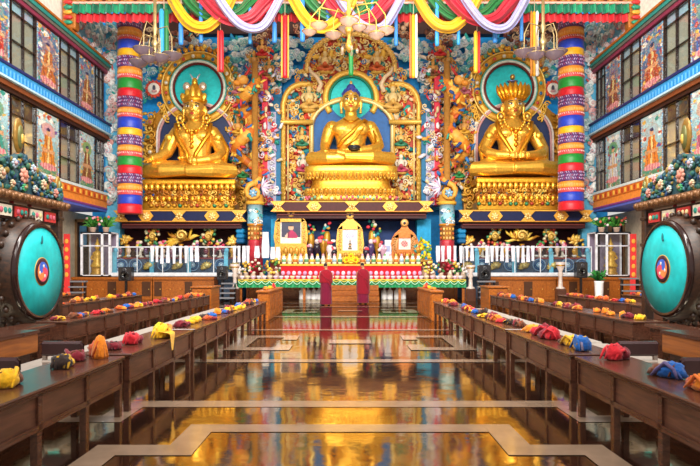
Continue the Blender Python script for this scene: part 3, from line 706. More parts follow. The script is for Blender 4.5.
def hand(S, b, x, y, d, dirx, diry, dird, sc=1., thumb=1):
    # palm, four unequal fingers and a thumb that leaves the side of the palm
    v = Vector((dirx, diry, dird)).normalized(); up = Vector((0, 0, 1)) if abs(v.z) < .8 else Vector((0, 1, 0)); w_ = v.cross(up).normalized()
    o = Vector((x, y, d)); S.tube(b, [o, o+v*3*sc, o+v*5*sc], [2.3*sc, 3.1*sc, 2.8*sc], flat=.6)
    for i, l in enumerate((4.4, 5.2, 5.0, 4.0)):
        q = o+v*4.6*sc+w_*(i-1.5)*1.5*sc; S.tube(b, [q, q+v*l*.55*sc-up*.3*sc, q+v*l*sc-up*1.2*sc], [.85*sc, .8*sc, .55*sc], n=6)
    q = o+v*1.6*sc+w_*2.4*thumb*sc; S.tube(b, [q, q+(v*1.6+w_*thumb*1.5)*sc, q+(v*3.6+w_*thumb*1.6)*sc], [1.1*sc, .95*sc, .6*sc], n=6)
def head(S, t, y, rx, ry, gold, hair=None, d=2):
    b = MB(); S.ell(b, 0, y, d, rx, ry, rx*1.05, nu=20, nv=14); S.ell(b, 0, y-ry*.45, d+1, rx*.78, ry*.58, rx*.85); S.ell(b, 0, y-ry*.82, d+rx*.55, rx*.3, ry*.2, rx*.3)
    S.tube(b, [(0, y+ry*.12, d+rx*.95), (0, y-ry*.22, d+rx*1.2)], [rx*.09, rx*.17]); S.ell(b, 0, y-ry*.28, d+rx*1.02, rx*.24, ry*.09, rx*.16)
    for s in (-1, 1):
        S.ell(b, s*rx*.5, y-ry*.28, d+rx*.62, rx*.34, ry*.28, rx*.3)
        S.tube(b, [(s*rx*1.0, y+ry*.25, d-1), (s*rx*1.13, y-ry*.1, d-1), (s*rx*1.1, y-ry*.6, d-1), (s*rx*1.08, y-ry*.95, d-.5)], [rx*.13, rx*.2, rx*.13, rx*.16])
    h = remesh(b, 'head', 'gold', t, .34*S.k, gold, 1)
    b = MB()
    for s in (-1, 1):
        x = s*rx*.42; zf = d+rx*.93
        S.ell(b, x, y+ry*.02, zf, rx*.25, ry*.075, rx*.1, 'fbf3e0', nu=10, nv=6); S.ell(b, x, y+ry*.015, zf+rx*.07, rx*.09, ry*.075, rx*.06, '1a1a2a', nu=8, nv=5)
        S.tube(b, [(x-rx*.28, y+ry*.05, zf-.02*rx), (x, y+ry*.12, zf+rx*.09), (x+rx*.28, y+ry*.04, zf-.02*rx)], rx*.035, '2a1a14', 5)
        S.tube(b, [(x-rx*.3, y+ry*.2, zf-.05*rx), (x, y+ry*.3, zf+rx*.07), (x+rx*.3, y+ry*.2, zf-.08*rx)], rx*.04, '2a2430', 5)
    b.build('eye', 'mural', h)
    b = MB(); S.ell(b, 0, y-ry*.5, d+rx*1.0, rx*.24, ry*.05, rx*.12, 'c8402e', nu=10, nv=6); S.ell(b, 0, y-ry*.57, d+rx*.98, rx*.18, ry*.055, rx*.12, 'd8503a', nu=10, nv=6); b.build('mouth', 'mural', h)
    b = MB(); S.ell(b, 0, y+ry*.42, d+rx*1.0, rx*.08, ry*.06, rx*.07, 'f8f0e0', nu=8); b.build('urna', 'mural', h)
    return h

def lotus_row(mb, cx, py, Y, hw, hh, n, col, up=1, dep=.8, sd=.9):
    for i in range(n):
        u = (i+.5)/n*2-1; a = u*math.pi/2; x = cx+hw*math.sin(a)*1.0; yy = Y-dep*math.cos(a)
        k = yy/F; mb.ell(W(x, py, yy), (hw*1.3/n*k*(.35+.75*math.cos(a)), .16, hh*k), jit(col, .1), None, 8, 5)

def side_statue(cx, by, Y, kind, nm):
    t = thing('golden_statue', '', 'statue', W(cx, by, Y)); S = SP(cx, by, Y)
    b = MB()
    if kind == 'guru':
        kx0, kx1 = -46, 40
        S.loft(b, [(1, -2, 8, 40, 14), (6, -2, 8, 44, 16), (12, -2, 6, 38, 13), (16, 0, 2, 24, 11)])
        S.tube(b, [(-12, 10, 4), (-32, 9, 10), (kx0, 7, 12), (-26, 6, 22), (6, 6, 24)], [9, 9, 7.5, 7, 4.5])
        S.tube(b, [(12, 10, 4), (30, 9, 10), (kx1, 7, 12), (22, 6, 24), (-2, 5, 26)], [9, 9, 7.5, 7, 5])
        S.xs = .87; S.loft(b, [(10, 0, 0, 21, 12), (20, 0, 0, 18, 11), (32, 0, 1, 19, 11.5), (42, 0, 1, 21, 12), (48, 0, 0, 20, 10), (54, 0, 0, 13.5, 8), (58, 0, 0, 8, 7), (68, 0, 1, 7, 7)])
        for q in (-1, 1): S.ell(b, q*19, 47, 0, 7.2, 7, 7.4); S.ell(b, q*9, 42, 8, 9, 6.5, 5)
        S.tube(b, [(-19, 49, 0), (-23.5, 42, 1), (-27, 34, 3), (-30, 26, 6), (-36, 20, 14), (-43, 17, 22)], [6.6, 7, 6.3, 5.8, 5, 3.8], n=14)
        hand(S, b, -44, 16.5, 22, -.5, -.3, .8, 1.1)
        S.tube(b, [(19, 49, 0), (24, 42, 0), (28, 34, 1), (31, 26, 4), (28, 20, 11), (20, 17, 17), (8, 15, 22)], [6.6, 7, 6.4, 6, 5.4, 4.8, 3.8], n=14)
        hand(S, b, 9, 15, 22, -1, .1, .2, 1.1, -1)
        hy, hrx, hry = 70.5, 9.8, 12.6
    else:
        S.loft(b, [(1, 0, 8, 38, 14), (6, 0, 8, 42, 16), (12, 0, 6, 36, 13), (16, 0, 2, 24, 11)])
        S.tube(b, [(-12, 10, 4), (-30, 9, 10), (-41, 7, 12), (-22, 6, 22), (8, 6, 24)], [9, 9, 7.5, 7, 4.5])
        S.tube(b, [(12, 10, 4), (30, 9, 10), (41, 7, 12), (20, 7, 23), (-6, 6, 26)], [9, 9, 7.5, 7, 5])
        S.xs = .87; S.loft(b, [(10, 0, 0, 18, 12), (20, 0, 0, 16, 11), (32, 0, 1, 16.5, 11), (42, 0, 1, 19.5, 11.5), (49, 0, 0, 19.5, 10), (55, 0, 0, 13, 8), (58.5, 0, 0, 7.5, 7), (68, 0, 1, 7, 7)])
        for q in (-1, 1): S.ell(b, q*19.5, 48, 0, 7.2, 7, 7); S.ell(b, q*8.5, 43, 8, 8.5, 6, 5)
        for s in (-1, 1):
            S.tube(b, [(s*19.5, 50, 0), (s*24.5, 43, 0), (s*29, 35, 1), (s*33, 27, 4), (s*30, 23, 10), (s*21, 20, 16), (s*9, 19, 21)], [6.4, 6.8, 6.2, 5.6, 5.2, 4.6, 3.6], n=14)
            hand(S, b, s*9, 18.5, 21, -s*1, .02, .25, 1.0, s)
        hy, hrx, hry = 71, 9.6, 12
    G = 'fac04a'
    remesh(b, 'body', 'gold', t, .5*S.k, G, 7)
    S.xs = 1.; head(S, t, hy, hrx, hry, 'fcc858'); S.xs = .87
    # robe folds
    b = MB()
    for i in range(5):
        x0 = -34+i*4; S.tube(b, [(-40+i*5, 12-i*.6, 16+i*1.2), (-16+i*4, 11-i, 21+i), (4+i*4, 9-i*.8, 25)], .9, 'd8941e', 6)
        S.tube(b, [(40-i*5, 12-i*.6, 16+i*1.2), (18-i*4, 11-i, 22+i), (-2-i*3, 9-i*.8, 26)], .9, 'd8941e', 6)
    for s in (-1, 1):
        S.tube(b, [(s*20, 55, 6), (s*19, 44, 11), (s*12, 34, 13), (s*5, 24, 14), (s*3, 15, 16)], [2, 2.6, 2.4, 2.2, 2], 'e09a22', 6, .6)
        S.tube(b, [(s*30, 44, 4), (s*38, 30, 2), (s*36, 16, 8), (s*44, 8, 10), (s*50, 4, 12)], [2, 2.6, 2.6, 2.4, 1], 'e8a428', 6, .5)
    b.build('robe_fold', 'gold', t)
    # jewellery
    for q, n in ((12, 13), (17, 15)):
        b = MB()
        for i in range(n):
            a = math.pi*(1.05+.9*i/(n-1)); S.ell(b, q*math.cos(a), 58+q*.95*math.sin(a), 12.3-abs(math.cos(a))*4, 1.5, 1.5, 1.2, 'ffd050', nu=7, nv=5)
        b.build('necklace', 'gold', t)
    b = MB()
    for x, y in ((0, 44), (-5, 46), (5, 46), (0, 40), (0, 36), (0, 31)): S.ell(b, x, y, 13.3, 2.2, 2.4, 1.6, 'e89a20', nu=8, nv=5)
    b.build('pendant', 'gold', t)
    for s in (-1, 1):
        b = MB(); S.ell(b, s*28, 41, 7.5, 4, 3.4, 2, 'ffd050', nu=8, nv=5); b.build('armlet', 'gold', t)
        b = MB(); S.tube(b, [(s*15+4.2*math.cos(q*.6), 60+4.2*math.sin(q*.6), 6) for q in range(12)], 1.2, 'f0b030', 6); S.ell(b, s*15, 60, 7, 2, 2, 1.4, 'ffe080', nu=8, nv=5); b.build('earring', 'gold', t)
    b = MB()
    for i in range(9): S.ell(b, -14+3.5*i, 21-abs(i-4)*.3, 12.5, 1.8, 1.6, 1.2, 'ffd050', nu=7, nv=5)
    b.build('belt', 'gold', t)
    S.xs = 1.; b = MB(); cb = hy+hry*.45
    if kind == 'guru':
        S.loft(b, [(cb, 0, 1, 11.5, 11), (cb+3, 0, 1, 12.5, 11), (cb+6, 0, 1, 11, 10), (cb+12, 0, 0, 7, 7), (cb+18, 0, 0, 4, 4), (cb+22, 0, 0, 2, 2)], 'f0a828')
        for x, h in ((-10, 9), (-5, 12), (0, 15), (5, 12), (10, 9)): S.ell(b, x, cb+h*.5, 10-abs(x)*.4, 3, h*.55, 1.6, jit('ffc848'), -x*2, 8, 6)
        for s in (-1, 1): S.ell(b, s*8, cb+17, 1, 4, 4.5, 2.4, 'e8d8c0', 0, 8, 6); S.tube(b, [(s*1, cb+22, 0), (s*3, cb+27, 0), (s*5, cb+30, 0)], [1.2, 1, .4], 'd8e0e8', 6)
        S.ell(b, 0, cb+21, 1, 3, 5, 3, 'f4c040', 0, 8, 6)
    else:
        S.loft(b, [(cb, 0, 1, 10.8, 11), (cb+3, 0, 1, 12, 11.5), (cb+6, 0, 0, 10.5, 10), (cb+12, 0, 0, 6.5, 7)], 'e89a1e')
        for i in range(9):
            a = -1.25+2.5*i/8; x = 13.5*math.sin(a); dd = 11.5*math.cos(a)
            S.tube(b, [(x*.75, cb+1, dd), (x*1.05, cb+7, dd+1), (x*1.2, cb+11+(1-abs(a)/1.3)*2, dd), (x*1.28, cb+15.5+(1-abs(a)/1.3)*2, dd-.5)], [2.4, 3.4, 2.4, .4], jit('f2a624'), 6, .5)
        for i in range(7):
            a = -.9+1.8*i/6; S.ell(b, 11*math.sin(a), cb+4.5, 11*math.cos(a)+1.5, 1.4, 1.6, 1, 'ffe070', 0, 7, 5)
        S.tube(b, [(0, cb+10, 0), (0, cb+21, 0)], [3, 1.5], 'd8a050', 8); S.ell(b, 0, cb+20, 0, 6, 1.5, 4, '7a86b8', 0, 10, 5); S.ell(b, 0, cb+24.5, 0, 2.6, 3, 2.6, 'c8a050', 0, 10, 6)
    b.build('crown', 'gold', t)
    return t
t = side_statue(195, 180, 31.9, 'guru', 'left'); t['label'] = 'golden crowned statue with one hand stretched over its knee, on the left throne'
t = side_statue(512.5, 178, 31.9, 'calm', 'right'); t['label'] = 'golden statue in a wide spiked crown with both hands in lap, on the right throne'

# the central statue
t = thing('golden_buddha_statue', 'great golden seated Buddha with blue hair on the central throne', 'statue', W(351, 167, 31.9)); S = SP(351, 167, 31.9)
b = MB()
S.loft(b, [(0.5, 0, 8, 36, 14), (5, 0, 8, 41, 16), (10, 0, 6, 36, 13), (14, 0, 2, 22, 11)])
S.tube(b, [(-11, 9, 4), (-28, 8, 10), (-39, 6, 12), (-22, 5, 22), (8, 5, 24)], [8, 8, 6.8, 6, 4])
S.tube(b, [(11, 9, 4), (28, 8, 10), (39, 6, 12), (20, 6, 23), (-6, 6, 26)], [8, 8, 6.8, 6, 4.2])
S.tube(b, [(-6, 8, 26), (-14, 10, 26)], [3.4, 2.4]); S.tube(b, [(8, 6, 25), (16, 8, 25)], [3.2, 2.2])
S.xs = .83; S.loft(b, [(8, 0, 0, 19, 11), (17, 0, 0, 17, 10.5), (26, 0, 1, 18, 11), (34, 0, 1.5, 21, 12), (40, 0, 1, 22.5, 11), (44, 0, 0, 19, 9), (47.5, 0, 0, 12, 7.5), (50, 0, 0, 7.5, 6.5), (58, 0, 1, 6.5, 6.5)])
for q in (-1, 1): S.ell(b, q*22.5, 39, 0, 7.6, 7, 7.4); S.ell(b, q*10, 36, 8, 10, 7, 5)
S.ell(b, 0, 22, 5, 13, 9, 7)
S.tube(b, [(-22, 41, 0), (-26, 36, 0), (-29, 28, 1), (-31, 20, 4), (-31, 15, 10), (-29, 10, 19)], [6.2, 6.6, 6.0, 5.2, 4.5, 3.3], n=14); hand(S, b, -29, 10, 19.5, 0, -1, .35, 1.05)
S.tube(b, [(22, 41, 0), (26, 36, 0), (30, 28, 1), (33, 20, 4), (30, 16.5, 9), (22, 14.5, 15), (9, 13, 20)], [6.2, 6.6, 6.2, 5.6, 5.2, 4.6, 3.3], n=14); hand(S, b, 9, 12.5, 20.5, -1, .0, .2, 1.0, -1)
remesh(b, 'body', 'gold', t, .46*S.k, 'fac24a', 7)
S.xs = 1.; h = head(S, t, 65, 8.8, 12.4, 'fcc858')
b = MB(); S.ell(b, 0, 71.5, -.6, 8.8, 7.6, 9.2, '33459a', nu=24, nv=14); S.ell(b, 0, 79, -1, 4.6, 4.4, 4.8, '33459a', nu=16, nv=9)
for i in range(90):
    a = R.uniform(0, 6.28); z = R.uniform(.1, 1)
    S.ell(b, 8.7*math.cos(a)*math.sqrt(1-z*z), 71.5+7.5*z, -.6+9.1*math.sin(a)*math.sqrt(1-z*z), 1.1, 1.1, 1.1, jit('3a4fa8', .2), nu=6, nv=4)
b.build('hair', 'mural', h)
b = MB(); S.ell(b, 0, 84, -1, 1.6, 2.6, 1.6, 'ffd070', nu=8, nv=6); b.build('crest_jewel', 'gold', h)
S.xs = .83
b = MB()
S.tube(b, [(17, 46, 6), (10, 40, 11.6), (0, 31, 13), (-10, 24, 12.2), (-16, 18, 10)], [1.6, 2.2, 2.2, 2, 1.4], 'e8a428', 8, .6)
S.tube(b, [(19, 45, 6), (14, 36, 12), (4, 25, 13), (-6, 18, 13)], [1.2, 1.4, 1.4, 1], 'd8921c', 8, .6)
for i in range(6): S.tube(b, [(25+i*1.6, 41-i*2, 5), (28+i*.8, 29-i, 7), (28-i*1.2, 17-i, 11), (22-i*2, 9, 16)], [.7, .9, .9, .7], 'd8921c', 6)
for i in range(5):
    S.tube(b, [(-36+i*4, 10-i, 16+i*1.5), (-14+i*4, 10-i, 22+i), (4+i*3, 8-i, 25)], .8, 'd8941e', 6); S.tube(b, [(36-i*4, 10-i, 16+i*1.5), (16-i*4, 10-i, 23+i), (-3-i*3, 8-i, 26.5)], .8, 'd8941e', 6)
S.tube(b, [(-9, 47, 6), (-5, 44, 10), (0, 42.5, 12), (5, 44, 10), (9, 47, 6)], .8, 'd8941e', 6)
b.build('robe_fold', 'gold', t)
bo = W(354, 149, 31.9-.053*24)
bw = MB(); bw.lathe((bo.x, bo.y, bo.z-.12), [(.1, 0), (.26, .06), (.34, .2), (.33, .27), (.29, .27), (.25, .14), (.05, .08)], '2c2a2e', 18)
tag(bw.build('alms_bowl', 'gloss'), 'small black alms bowl held in the lap of the central golden Buddha', 'bowl')

# ================================================================== thrones
def throne(cx, y0, y1, hw, Y, lab, red=False):
    t = thing('statue_throne', lab, 'throne', (WX(cx, Y), Y, WZ(y1, Y-.6)))
    zt, zb = WZ(y0, Y-.7), WZ(210, 30.4)+.001; H_ = zt-zb; k = Y/F; X = WX(cx, Y); hwm = hw*k
    def slab(name, z0, z1, q, d, col, m='gold'):
        b = MB(); b.bev(X-q, X+q, Y-d, Y+.55, z0, z1, col, min(.08, (z1-z0)*.35)); return b.build(name, m, t)
    slab('upper_slab', zb+.82*H_, zt, hwm, 1.0, 'f4b634'); slab('core', zb+.3*H_, zb+.85*H_, hwm*.88, .75, 'b8741c'); slab('plinth', zb, zb+.32*H_, hwm*.97, .95, 'd89a2a')
    b = MB(); b2 = MB(); n = 17
    for i in range(n):
        x = X-hwm+2*hwm*(i+.5)/n
        b.ell((x, Y-1.0, zb+.74*H_), (hwm/n*.95, .1, .12*H_), jit('f8c44a', .12), nu=9, nv=6); b.ell((x, Y-1.06, zb+.7*H_), (hwm/n*.4, .08, .06*H_), 'c07a1c', nu=7, nv=5)
        b2.ell((x, Y-.97, zb+.38*H_), (hwm/n*.95, .1, .11*H_), jit('e8a82e', .15), nu=9, nv=6)
    b.build('lotus_petal', 'gold', t); b2.build('lower_lotus_petal', 'gold', t)
    b = MB()
    for i in range(60):
        x = cx-hw*.92+hw*1.84*(i+.5)/60; b.scroll(x, y0+(y1-y0)*(.42+.18*(i % 3)), Y-1.0, 2.9, jit(R.choice(['e8a830','c88024','f4cc60','9a5a1a']), .2), 1.1, .28, 1 if i % 2 else -1, R.uniform(0, 360), n=8)
    for i in range(15):
        x = cx-hw*.9+hw*1.8*(i+.5)/15; b.E(x, y1-(y1-y0)*.13, Y-1.0, 2.2, 2.0, 2, jit(R.choice(['d89a2a','e8b84a','b86a20','3f8a5a','b8432a'] if red else ['d89a2a','e8b84a','b86a20','f0c860']), .15))
    b.build('carved_pattern', 'goldp', t)
    b = MB()
    for i in range(9):
        x = cx-hw*.8+hw*1.6*i/8; b.gem(x, y1-(y1-y0)*.5, Y-.8, 1.5, R.choice(['2f9a8a','c83a3a','3a6ad8','e8e0d0']))
    b.build('jewel_trim', 'goldp', t)
throne(191.5, 180, 209.5, 48, 31.9, 'wide carved gold throne under the crowned statue, left shrine', True)
def lotus_throne(cx, y0, y1, hw, Y, lab):
    k = Y/F; X = WX(cx, Y); zb, zt = WZ(201, 30.4)+.001, WZ(y0, Y-1); H_ = zt-zb; n = 64; dep = 1.05
    t = thing('statue_throne', lab, 'throne', (X, Y, zb))
    def sq(i, j): a = 2*math.pi*i/n; return (abs(math.cos(a))**5+abs(math.sin(a))**5)**(-.2)
    def ring(nme, prof, col, m='gold'):
        b = MB(); b.lathe((X, Y-.3, zb), [(r*hw*k, z*H_) for r, z in prof], col, n, sy=dep/(hw*k), wav=sq); b.build(nme, m, t)
    ring('upper_slab', [(.9, .74), (.99, .76), (1.0, .86), (1.0, .97), (.97, 1.0)], 'f8c44a')
    ring('waist', [(.92, .3), (.88, .4), (.84, .5), (.84, .6), (.9, .76)], 'dc9c2e')  # darker gold paints in the shadow between the two tiers
    ring('plinth', [(.94, 0), (.97, .05), (.97, .1), (.93, .34)], 'd89a34')
    for nme, z0, q, cols, hh in (('upper_lotus_petal', .72, .97, ['fad060','f4bc48'], .12), ('lower_lotus_petal', .26, .97, ['e8b040','f0c860'], .13)):
        b = MB()
        for i in range(40):
            a = -math.pi*(.02+.96*i/39); f = (abs(math.cos(a))**5+abs(math.sin(a))**5)**(-.2)
            x, y = X+hw*k*q*f*math.cos(a), Y-.3+dep*q*f*math.sin(a)
            b.ell((x, y, zb+z0*H_), (.11, .1, hh*H_), jit(cols[i % 2], .08), nu=8, nv=5); b.ell((x, y-.07, zb+z0*H_), (.05, .05, hh*.5*H_), 'b8781e', nu=6, nv=4)
        b.build(nme, 'gold', t)
    b = MB()
    for i in range(52):
        a = -math.pi*(.02+.96*i/51); f = (abs(math.cos(a))**5+abs(math.sin(a))**5)**(-.2); z = zb+H_*(.07+.05*(i % 2))
        b.ell((X+hw*k*f*math.cos(a), Y-.3+dep*f*math.sin(a), z), (.08, .08, .09), jit(R.choice(['d86a7a','e8b84a','7fae8a','c8d8c8','e89a5a','b8546a','f0c860']), .12), nu=7, nv=4)
    b.build('jewel_trim', 'paint', t)
lotus_throne(351, 166, 200, 45.5, 31.9, 'gold lotus throne under the central blue-haired Buddha')
throne(516, 178, 207.5, 44, 31.9, 'gold lotus throne under the spiked-crown statue, right shrine', True)

# ================================================================== shrine arches
RELC = ['2fb0a8','e0503a','f0c050','2f6fc0','e8e0d0','c83a5a','3f9a5a','e89030']
def side_arch(cx, s, nm, dx):
    Y = 33.0
    t = thing('halo_arch', f'jewelled gold halo arch behind the crowned statue of the {nm} shrine', 'arch', W(cx, 209, Y))
    c0 = cx+dx
    # carved gold panel
    b = MB(); o = [(cx-50, 212), (cx-53, 150), (cx-48, 118), (cx-38, 112)]+arc(c0, 90, 36, 38, 200, -20, 24)+[(cx+38, 112), (cx+48, 118), (cx+53, 150), (cx+50, 212)]
    b.plate(PW(o, Y), Y, Y+.4, 'c08420'); b.build('carved_panel', 'goldp', t)
    b = MB(); b.plate(PW(arc(c0, 88, 25, 25, 0, 351, 40), Y-.1), Y-.1, Y, '10d4d8'); b.build('halo_disc', 'mural', t)
    b = MB(); b.T(arc(c0, 88, 24.5, 24.5, 0, 360, 48), 1.5, '6a2420', 8, Y=Y-.25); b.build('shaded_inner_rim', 'paint', t)  # maroon ring paints the shaded inner side of the recess
    b = MB(); b.T(arc(c0, 88, 26.6, 26.6, 0, 360, 48), 1.3, 'e8ece0', 8, Y=Y-.3); b.T(arc(c0, 88, 28.2, 28.2, 0, 360, 48), .7, '5fb8a8', 6, Y=Y-.32); b.build('white_rim', 'paint', t)
    b = MB(); b.T(arc(c0, 88, 32.3, 32.3, 0, 360, 56), 3.8, 'e2a634', 10, Y=Y-.12, flat=.6); b.T(arc(c0, 88, 36.2, 36.2, 0, 360, 56), .9, 'f4cc68', 6, Y=Y-.25); b.build('gold_ring', 'goldp', t)
    for i in range(20):
        a = 2*math.pi*i/20+.15
        if -.98 < math.sin(a) and not (math.sin(a) < -.55): 
            b = MB(); b.gem(c0+32.3*math.cos(a), 88-32.3*math.sin(a), Y-.3, 2.0, ['2f9a9a','e8e4d4','c84a3a','3a6a9a'][i % 4]); b.build('jewel', 'goldp', t)
    b = MB()
    for i in range(17):
        a = math.radians(18+144*i/16); r = 39.5+2.5*(i % 2)
        b.leaf(c0+36.5*math.cos(a), 88-36.5*math.sin(a), Y-.15, 7, 2.4, jit('e8a830', .2), math.degrees(a)+R.uniform(-20, 20)); b.E(c0+r*math.cos(a), 88-r*math.sin(a), Y-.25, 2.6, 2.6, 2, jit(R.choice(['e8a830','c87a22','f0c860','6a9a7a']), .15))
    b.build('crest_leaf', 'goldp', t)
    # dark recess around the body with its rose and white rim
    bp = [(cx-37, 182), (cx-37, 140)]+arc(cx, 138, 37, 34, 180, 0, 24)+[(cx+37, 182)]
    b = MB(); b.plate(PW(bp, Y-.14), Y-.14, Y, '1c2f5c'); b.build('body_recess', 'mural', t)
    b = MB(); b.T([(x, y) for x, y in bp], 1.2, 'd8a0a0', 6, Y=Y-.22); q = [(cx+(x-cx)*1.055, y-(1.6 if y < 139 else 0)) for x, y in bp]; b.T(q, 1.0, 'ece4d8', 6, Y=Y-.22); b.build('rose_rim', 'paint', t)
    # scrollwork up both sides
    rr = random.Random(cx)
    for sd in (-1, 1):
        b = MB()
        for i in range(15):
            y = 116+i*6.3; x = cx+sd*(45.5+2*math.sin(i*1.3))
            b.scroll(x, y, Y-.18, 4.4, jit(['e8ae3a','d8962a','f2c458'][i % 3], .1), 1.3, .24, 1 if (i % 2) == (sd > 0) else -1, i*70+sd*40)
            b.leaf(x+sd*3, y-2, Y-.15, 6.5, 1.7, jit('f0bc48', .15), 90-sd*50+rr.uniform(-30, 30))
            b.leaf(x-sd*4, y, Y-.15, 5.5, 1.5, jit('c88824', .15), 90+sd*40+rr.uniform(-30, 30))
        b.build('scroll_pattern', 'goldp', t); b = MB()
        for i in range(6):     # swirling bands beside the head disc
            y = 104+i*3; b.scroll(c0+sd*(38-1.5*i), y, Y-.25, 3.4, jit('f0bc48', .15), 1.2, .28, sd, i*60)
        b.build('swirl_pattern', 'goldp', t)
    for sd in (-1, 1):
        for i in range(5):
            b = MB(); b.gem(cx+sd*(46+(i % 2)*2), 122+i*15, Y-.45, 2.1, [['c8705a','3f8f7a','e8dcc8','4a7aa0','9a4a3a'],['5a9a8a','c8604a','3f7f9a','e8dcc8','7aa07a']][sd > 0][i]); b.build('jewel', 'goldp', t)
    # flame-ringed discs at shoulder height
    for sd in (-1, 1):
        b = MB(); x, y = c0+sd*44, 89
        for i in range(14):
            a = 2*math.pi*i/14; b.leaf(x+5.5*math.cos(a), y-5.5*math.sin(a), Y-.2, 5, 1.6, jit('d8503a', .2), math.degrees(a)+30)
        b.lathe(W(x, y, Y-.2), [(.33, 0), (.33, .06), (.28, .1)], 'f0ece0', 18, axis='Y'); b.E(x, y-1, Y-.35, 1.6, 3.2, 1.2, '4a4a5a'); b.E(x, y+2, Y-.36, 3, 1.4, 1, 'd8a0a0')
        b.build('flame_disc', 'paint', t)
side_arch(196, -1, 'left', 2); side_arch(514, 1, 'right', -5)

# central torana
Y = 33.0; cx = 351
t = thing('carved_torana', 'tall carved arch of gold, red and teal ornament behind the central Buddha', 'arch', W(cx, 201, Y))
o = [(281, 201), (281, 104)]+arc(303, 103, 21, 21, 175, 95, 8)+[(304, 62)]+arc(351, 66, 46, 34, 175, 5, 20)+[(398, 62)]+arc(399, 103, 21, 21, 85, 5, 8)+[(421, 104), (421, 201)]
b = MB(); b.plate(PW(o, Y), Y, Y+.45, 'd0503a'); b.build('carved_panel', 'paint', t)
b = MB(); b.plate(PW(arc(cx, 98, 21.5, 21.5, 0, 351, 40), Y-.12), Y-.12, Y, '10d4d4'); b.build('halo_disc', 'mural', t)
b = MB(); b.T(arc(cx, 98, 21.5, 21.5, -25, 205, 40), 1.2, '1f8a6a', 8, Y=Y-.22); b.build('green_rim', 'paint', t)
b = MB(); b.T(arc(cx, 98, 25.5, 25.5, -35, 215, 40), 3.0, 'f0bc4c', 10, Y=Y-.16, flat=.6); b.build('halo_ring', 'goldp', t)
bp = [(314, 170), (314, 130)]+arc(352, 128, 38, 27, 180, 0, 24)+[(390, 170)]
b = MB(); b.plate(PW(bp, Y-.1), Y-.1, Y, '1565b0'); b.build('body_recess', 'mural', t)
b = MB(); q = [(cx+(x-cx)*1.06, y-(2 if y < 129 else 0)) for x, y in bp]; b.T(q, 2.2, 'f4d890', 8, Y=Y-.2); b.T([(cx+(x-cx)*1.11, y-(4 if y < 129 else 0)) for x, y in bp], 1.1, 'e8b040', 6, Y=Y-.22); b.build('recess_rim', 'goldp', t)
# outlines of the arch in gold
b = MB(); b.T([(283, 201), (283, 104)]+arc(303, 103, 19, 19, 175, 60, 8), 3.0, 'eeba50', 8, Y=Y-.2); b.T([(419, 201), (419, 104)]+arc(399, 103, 19, 19, 5, 120, 8), 3.0, 'eeba50', 8, Y=Y-.2)
b.T(arc(351, 68, 44, 34, 188, -8, 26), 2.4, 'f0c870', 8, Y=Y-.15)
for sd in (-1, 1): b.T([(cx+sd*63, 104), (cx+sd*63, 200)], 1.0, 'f8dc90', 6, Y=Y-.3)
b.build('gold_border', 'goldp', t)
for sd in (-1, 1):     # the two cross bars with upturned ends
    b = MB(); b.T([(cx+sd*38, 122), (cx+sd*70, 122), (cx+sd*78, 120), (cx+sd*82, 115)], [2.4, 2.4, 2.6, 1.2], 'f4c65c', 8, Y=Y-.45); b.build('cross_bar', 'goldp', t)
rr = random.Random(4)
for sd in (-1, 1):
    b = MB()
    for i in range(17): b.scroll(cx+sd*68, 118+i*5, Y-.3, 2.5, jit('f4cc70', .12), 1.2, .25, sd, i*50, n=8)
    b.build('gold_scroll_pattern', 'goldp', t); b = MB()
    for i in range(9):
        a = 175-i*14; b.scroll(cx+sd*(-48+19*math.cos(math.radians(a))) if sd < 0 else cx+48-19*math.cos(math.radians(a)), 103-19*math.sin(math.radians(a)), Y-.28, 2.6, jit('f2c468', .12), 1.2, .26, sd, a, n=8)
    b.build('gold_scroll_pattern', 'goldp', t)
b = MB()
for i in range(32): a = 10+i*5.16; b.scroll(cx+44*math.cos(math.radians(a)), 68-34*math.sin(math.radians(a)), Y-.25, 3.0, jit('f2c468', .12), 1.2, .26, 1 if i < 16 else -1, a, n=8)
b.build('gold_scroll_pattern', 'goldp', t)
# dense coloured foliage inside the arch
def inside(x, y):
    if (x-cx)**2+(y-98)**2 < 29**2: return False
    if 309 < x < 394 and y > 97 and not (((x-351)/43)**2+((y-128)/31)**2 > 1 and y < 128): return False
    if y < 104: return ((x-351)/42)**2+((y-68)/30)**2 < 1 and y < 104 or (x-303)**2+(y-103)**2 < 17**2 or (x-399)**2+(y-103)**2 < 17**2 or 296 < x < 406 and y > 70
    return 287 < x < 415 and y < 200
b = MB(); nleaf = 0
for gy in range(37, 200, 4):
    for gx in range(286, 416, 4):
        x, y = gx+rr.uniform(-1.8, 1.8), gy+rr.uniform(-1.8, 1.8)
        if not inside(x, y): continue
        c = rr.choice(['2f9aa0','1f7f8a','f0dcb0','f4e4c0','e8b858','e0503a','f0c868','3f7fb8','f2e0bc','e88a4a','2fa89a','d8463a'])
        u = rr.random()
        if u < .38: b.leaf(x, y, Y-.12, rr.uniform(6, 10), rr.uniform(1.7, 2.7), jit(c), rr.uniform(0, 360))
        elif u < .5: b.E(x, y, Y-.14, rr.uniform(1.8, 3.2), rr.uniform(1.6, 2.6), 2, jit(c), rr.uniform(0, 180))
        else: b.scroll(x, y, Y-.2, rr.uniform(2.6, 4), jit(rr.choice(['f4cc70','e8b048','f8e0a0',c])), 1.2, .25, rr.choice((-1, 1)), rr.uniform(0, 360), n=8)
b.build('foliage_pattern', 'paint', t)
